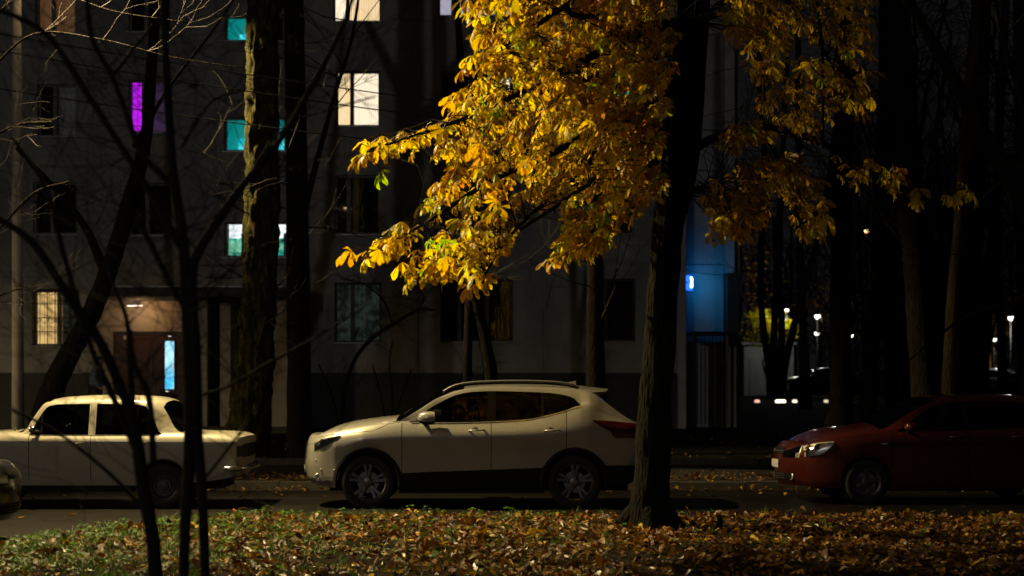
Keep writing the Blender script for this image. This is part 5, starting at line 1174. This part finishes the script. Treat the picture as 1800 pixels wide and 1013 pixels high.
# distant street lamps
def far_lamp(px, py, d, r, col, st, label, light=0):
    p = P(px, py, d); g0 = gz(p[0], d); o = rooted('street_lamp', (p[0], d, g0), label, 'street lamp', 'distant street lamps')
    h = p[2]-g0
    MB().tube([(0, .05, 0), (0, .05, h)], .03, 8).build('post', M['cable'], o, True)
    MB().lathe([(0, r*.9), (r*1.2, r*.5), (r*1.3, r*.4), (r*1.2, r*.35)], (0, 0, h), 'z', 14).build('lamp_hood', M['metal'], o, True)
    MB().lathe([(0, -r), (r*.6, -r*.8), (r, -r*.1), (r*.9, r*.3), (0, r*.45)], (0, 0, h), 'z', 14).build('lamp_globe', emis('far_lamp_glow', col, st), o, True)
    if light:
        l = bpy.data.lights.new('far_light', 'POINT'); l.energy = light; l.color = col; l.shadow_soft_size = .15; lo = bpy.data.objects.new('far_light', l); lk(lo, o); lo.location = (0, -.6, h-r*1.2)
far_lamp(1383, 545, 84, .11, (.95, 1, .92), 4, 'distant white street lamp above the yellow lit bush', 330)
far_lamp(1437, 556, 78, .14, (.95, 1, .9), 5, 'largest distant white street lamp right of the yellow lit bush', 70)
far_lamp(1777, 559, 80, .14, (1, 1, .95), 5, 'distant white street lamp by the right edge of the picture', 250)
far_lamp(1748, 597, 96, .14, (.9, 1, .85), 4, 'small low distant lamp between thin trunks left of the right edge lamp', 60)
far_lamp(1436, 586, 110, .16, (1, .95, .8), 6, 'tiny distant lamp below the largest white street lamp', 0)
far_lamp(1499, 589, 110, .17, (1, 1, .75), 6, 'small distant lamp right of the broad black trunk', 0)
far_lamp(1376, 603, 90, .15, (.9, 1, .7), 6, 'tiny lamp at the foot of the yellow lit bush', 0)
far_lamp(1523, 406, 70, .10, (1, .6, .25), 4, 'tiny orange lamp high among the right trunks', 0)
# the lit yellow bush and the pale garage beneath it
def leafcloud(name, label, cat, c, rad, n, cols, sz):
    o = empty(name, (c[0], c[1], gz(c[0], c[1]))); tag(o, label, cat); items = []; v = []
    vs = [single(random.choice(cols), sz) for _ in range(10)]
    for _ in range(n):
        u = Vector((random.gauss(0, 1), random.gauss(0, 1), random.gauss(0, 1))); u = u.normalized()*random.random()**.4
        p = Vector((u.x*rad[0], u.y*rad[1], u.z*rad[2]+c[2]-gz(c[0], c[1])))
        if mnoise.noise(p*1.3) < -.15: continue
        items.append((random.randrange(10), Matrix.Translation(p) @ Matrix.Rotation(random.uniform(0, 6.28), 4, 'Z') @ Matrix.Rotation(random.uniform(-1, 1), 4, 'X')))
    tag(bake('foliage', items, vs, M['leaf'], o), kind='stuff')
    h = c[2]-gz(c[0], c[1]); m = MB()
    for k in range(4): m.tube([(random.gauss(0, .1), 0, -.1), (random.gauss(0, .3), 0, h*.5), (random.gauss(0, rad[0]*.5), random.gauss(0, .3), h+rad[2]*.3)], [.07, .05, .02], 6)
    m.build('trunk', M['bark'], o, True); return o
q = P(1352, 578, 82.5); leafcloud('lit_tree', 'yellow leafy tree brightly lit by a lamp beyond the building corner', 'tree', (q[0], 82.5, q[2]), (1.55, .9, 1.15), 1500, [(.6, .5, .02), (.7, .5, .01), (.45, .45, .03)], .26)
q = P(1748, 580, 86); leafcloud('yellow_tree', 'dim narrow yellow tree between the thin trunks near the right edge', 'tree', (q[0], 86, q[2]), (.8, .6, 2.3), 500, [(.6, .35, .01), (.5, .3, .02)], .26)
q = P(1690, 545, 80); leafcloud('orange_tree', 'dim orange-leaved small tree above the small blue sign', 'tree', (q[0], 80, q[2]), (.9, .6, .7), 260, [(.5, .24, .01), (.4, .2, .02)], .26)
for px, py, dd, rad, lab in ((1335, 480, 88, (1.6, .8, 2.6), 'dim rust-brown tree rising above the lit yellow tree'), (1455, 540, 92, (2.0, .8, 2.4), 'dim brown-leaved tree right of the largest far street lamp'), (1545, 500, 90, (1.7, .8, 2.8), 'dim brown-leaved tree between the broad black trunk and the widest trunk'), (1790, 520, 88, (1.4, .8, 1.6), 'dim orange-leaved tree over the far lamp at the right edge')):
    q = P(px, py, dd); leafcloud('brown_tree', lab, 'tree', (q[0], dd, q[2]), rad, 420, [(.35, .16, .03), (.28, .11, .03), (.4, .22, .02)], .3)
x0, x1 = (1308-900)/F*86, (1395-900)/F*86; z0 = gz(x0, 86)
gar = rooted('garage', ((x0+x1)/2, 86, z0), 'low pale flat-roofed garage under the yellow lit tree', 'garage'); gw = (x1-x0)/2; gt = CZ+(HY-606)/F*86-z0
B('wall', M['plinth'], gar, (-gw, gw, 0, 3, -.1, gt)); B('roof', M['plinth'], gar, (-gw-.15, gw+.15, -.15, 3.1, gt, gt+.12)); B('gate', M['plinth'], gar, (-gw+.3, -gw+1.3, -.04, 0, 0, gt-.75), (-gw+1.45, gw-.2, -.04, 0, 0, gt-.75))
# glowing discs standing for unidentified bright spots before the far cars
for k, (px, py, w, lab) in enumerate([(1331, 696, .10, 'leftmost of the four low bright spots on the far ground, a dim reddish pair'), (1372, 697.5, .19, 'widest and brightest of the low bright spots on the far ground'), (1397, 699, .09, 'small warm low bright spot just right of the widest one'), (1452, 702, .08, 'rightmost dim low bright spot on the far ground')]):
    q = P(px, py, 66); o = MB(); o.lathe([(0, .06), (w, .05), (w*1.15, 0), (w*1.1, -.06), (0, -.06)], (0, 0, 0), 'z', 14, .5)
    o = o.build('bright_ground_spot', emis('ground_spot_glow', (1, .85, .6) if k else (1, .5, .4), [1.2, 4, 1.8, .9][k]), None, True); o.location = (q[0], 66, gz(q[0], 66)+.08); tag(o, lab, 'ground light', 'low bright spots on the far ground')
# far building on the right with shop lights and small blue sign
q0, q1 = P(1640, 0, 150), P(1990, 0, 150)
fb = rooted('far_building', ((q0[0]+q1[0])/2, 150, gz(0, 150)), 'dim brownish building far behind the right trunks with coloured shop lights', 'building'); fw = (q1[0]-q0[0])/2
B('wall', M['beige'], fb, (-fw, fw, 0, 8, -.2, 22)); B('roof', M['plinth'], fb, (-fw-.3, fw+.3, -.3, 8.3, 22, 22.4))
for k, (px, py, wpx, hpx, col, st) in enumerate([(1673, 628, 6, 12, (.5, .7, .75), .8), (1684, 641, 10, 11, (.0, .12, .8), .9), (1672, 646, 7, 4, (.1, .15, .9), .7), (1678, 663, 18, 5, (.6, .45, .01), .5), (1740, 640, 6, 30, (.5, .18, .03), .25), (1748, 640, 7, 9, (.1, .4, .6), .5), (1748, 651, 9, 8, (.7, .6, .4), .5), (1771, 644, 7, 12, (.25, .25, .6), .45), (1772, 655, 9, 3, (.9, .85, .7), .8), (1716, 651, 8, 18, (.3, .2, .05), .25), (1770, 600, 5, 6, (.5, .5, .5), .4), (1782, 610, 8, 6, (.4, .4, .35), .3)]):
    p = P(px, py, 149.9); hw, hh = wpx/2/F*150, hpx/2/F*150
    o = B('shop_light', emis('shop_glow', col, st), fb, (p[0]-hw, p[0]+hw, -.12, -.02, p[2]-hh, p[2]+hh)); o.location = (-fb.location.x, 0, -fb.location.z)
q0, q1 = P(1515, 0, 130), P(1645, 0, 130)
ap = rooted('far_apartment_tower', ((q0[0]+q1[0])/2, 130, gz(0, 130)), 'barely visible apartment tower between the black trunks', 'building'); fw = (q1[0]-q0[0])/2
B('wall', M['plaster'], ap, (-fw, fw, 0, 10, -.2, 26)); B('roof', M['plinth'], ap, (-fw-.3, fw+.3, -.3, 10.3, 26, 26.4))
for i in range(4):
    for j in range(7): B('window', M['frame_dark'], ap, (-fw+1+i*1.5, -fw+1.8+i*1.5, -.04, -.005, 2+j*3, 3.4+j*3))

# ---------------------------------------------------------------- person at the entrance
def skin(name, mt, parent, verts, edges, rad, sub=2):
    me = bpy.data.meshes.new(name); me.from_pydata(verts, edges, []); o = lk(bpy.data.objects.new(name, me), parent); me.materials.append(mt)
    md = o.modifiers.new('skin', 'SKIN'); md.use_smooth_shade = True
    sv = me.skin_vertices[0].data if me.skin_vertices else None
    if sv is None: me.attributes; bpy.context.view_layer.objects.active = o
    for i, r in enumerate(rad): sv[i].radius = (r, r) if not isinstance(r, tuple) else r
    sv[0].use_root = True
    o.modifiers.new('sub', 'SUBSURF').levels = sub; o.modifiers[-1].render_levels = sub; return o
pp = P(168, 0, 38.3); per = rooted('person', (pp[0], 38.3, .55), 'person in a bluish jacket standing with bowed head left of the brown entrance door', 'person')
skinm = mat('skin', (.35, .2, .14), .6); jm = mat('blue_grey_jacket', (.09, .11, .17), .8, col2=(.13, .15, .2), scale=8); tm = mat('dark_trousers', (.03, .03, .04), .85); hm = mat('dark_hair', (.03, .02, .015), .7)
bv = [(0, 0, .95), (.01, 0, 1.12), (.03, 0, 1.32), (.06, 0, 1.45), (.10, 0, 1.53), (.13, 0, 1.62), (.135, 0, 1.70),
      (.05, -.17, 1.40), (.02, -.23, 1.15), (.16, -.22, .95), (.23, -.21, .92), (.05, .17, 1.40), (.06, .23, 1.15), (.22, .2, 1.03), (.30, .19, 1.04),
      (0, -.09, .9), (.01, -.10, .48), (-.03, -.10, .08), (.08, -.11, .04), (0, .09, .9), (.05, .10, .48), (.02, .10, .08), (.13, .11, .04)]
be = [(0, 1), (1, 2), (2, 3), (3, 4), (4, 5), (5, 6), (3, 7), (7, 8), (8, 9), (9, 10), (3, 11), (11, 12), (12, 13), (13, 14), (0, 15), (15, 16), (16, 17), (17, 18), (0, 19), (19, 20), (20, 21), (21, 22)]
br = [.13, .12, .13, .10, .055, .085, .075, .055, .045, .035, .03, .055, .045, .035, .03, .085, .055, .04, .03, .085, .055, .04, .03]
def try_skin(*a, **k):
    try: return skin(*a, **k)
    except Exception as e: print('SKIN', e)
def skinned(name, mt, parent, verts, edges, rad):
    bm = bmesh.new(); lay = bm.verts.layers.skin.verify(); vs = [bm.verts.new(v) for v in verts]
    for i, v in enumerate(vs): r = rad[i]; v[lay].radius = (r, r); v[lay].use_root = (i == 0)
    for a, b in edges: bm.edges.new((vs[a], vs[b]))
    me = bpy.data.meshes.new(name); bm.to_mesh(me); bm.free(); me.materials.append(mt); o = lk(bpy.data.objects.new(name, me), parent)
    md = o.modifiers.new('skin', 'SKIN'); md.use_smooth_shade = True; s_ = o.modifiers.new('sub', 'SUBSURF'); s_.levels = 2; s_.render_levels = 2; return o
body = skinned('body', skinm, per, bv, be, br)
jv = [bv[i] for i in (0, 1, 2, 3, 7, 8, 9, 11, 12, 13)]; skinned('jacket', jm, per, [(0, 0, .88)]+jv, [(0, 1), (1, 2), (2, 3), (3, 4), (4, 5), (5, 6), (6, 7), (4, 8), (8, 9), (9, 10)], [.17, .17, .165, .17, .12, .085, .07, .055, .085, .07, .055])
skinned('trousers', tm, per, [(0, 0, .92)]+[bv[i] for i in (15, 16, 17, 19, 20, 21)], [(0, 1), (1, 2), (2, 3), (0, 4), (4, 5), (5, 6)], [.14, .105, .075, .06, .105, .075, .06])
skinned('hair', hm, per, [(.10, 0, 1.60), (.11, 0, 1.68), (.12, 0, 1.73)], [(0, 1), (1, 2)], [.085, .1, .075])
for i in (17, 21): skinned('shoe', tm, per, [(bv[i][0]-.04, bv[i][1], .05), (bv[i][0]+.16, bv[i][1], .035)], [(0, 1)], [.05, .04])
for nm, pos, r in (('eye', (.21, -.035, 1.665), .012), ('eye', (.21, .035, 1.665), .012)):
    MB().lathe([(0, -r), (r*.8, -r*.5), (r, 0), (r*.8, r*.5), (0, r)], pos, 'z', 8).build(nm, M['plate'], body, True)
SC.render.engine = 'CYCLES'
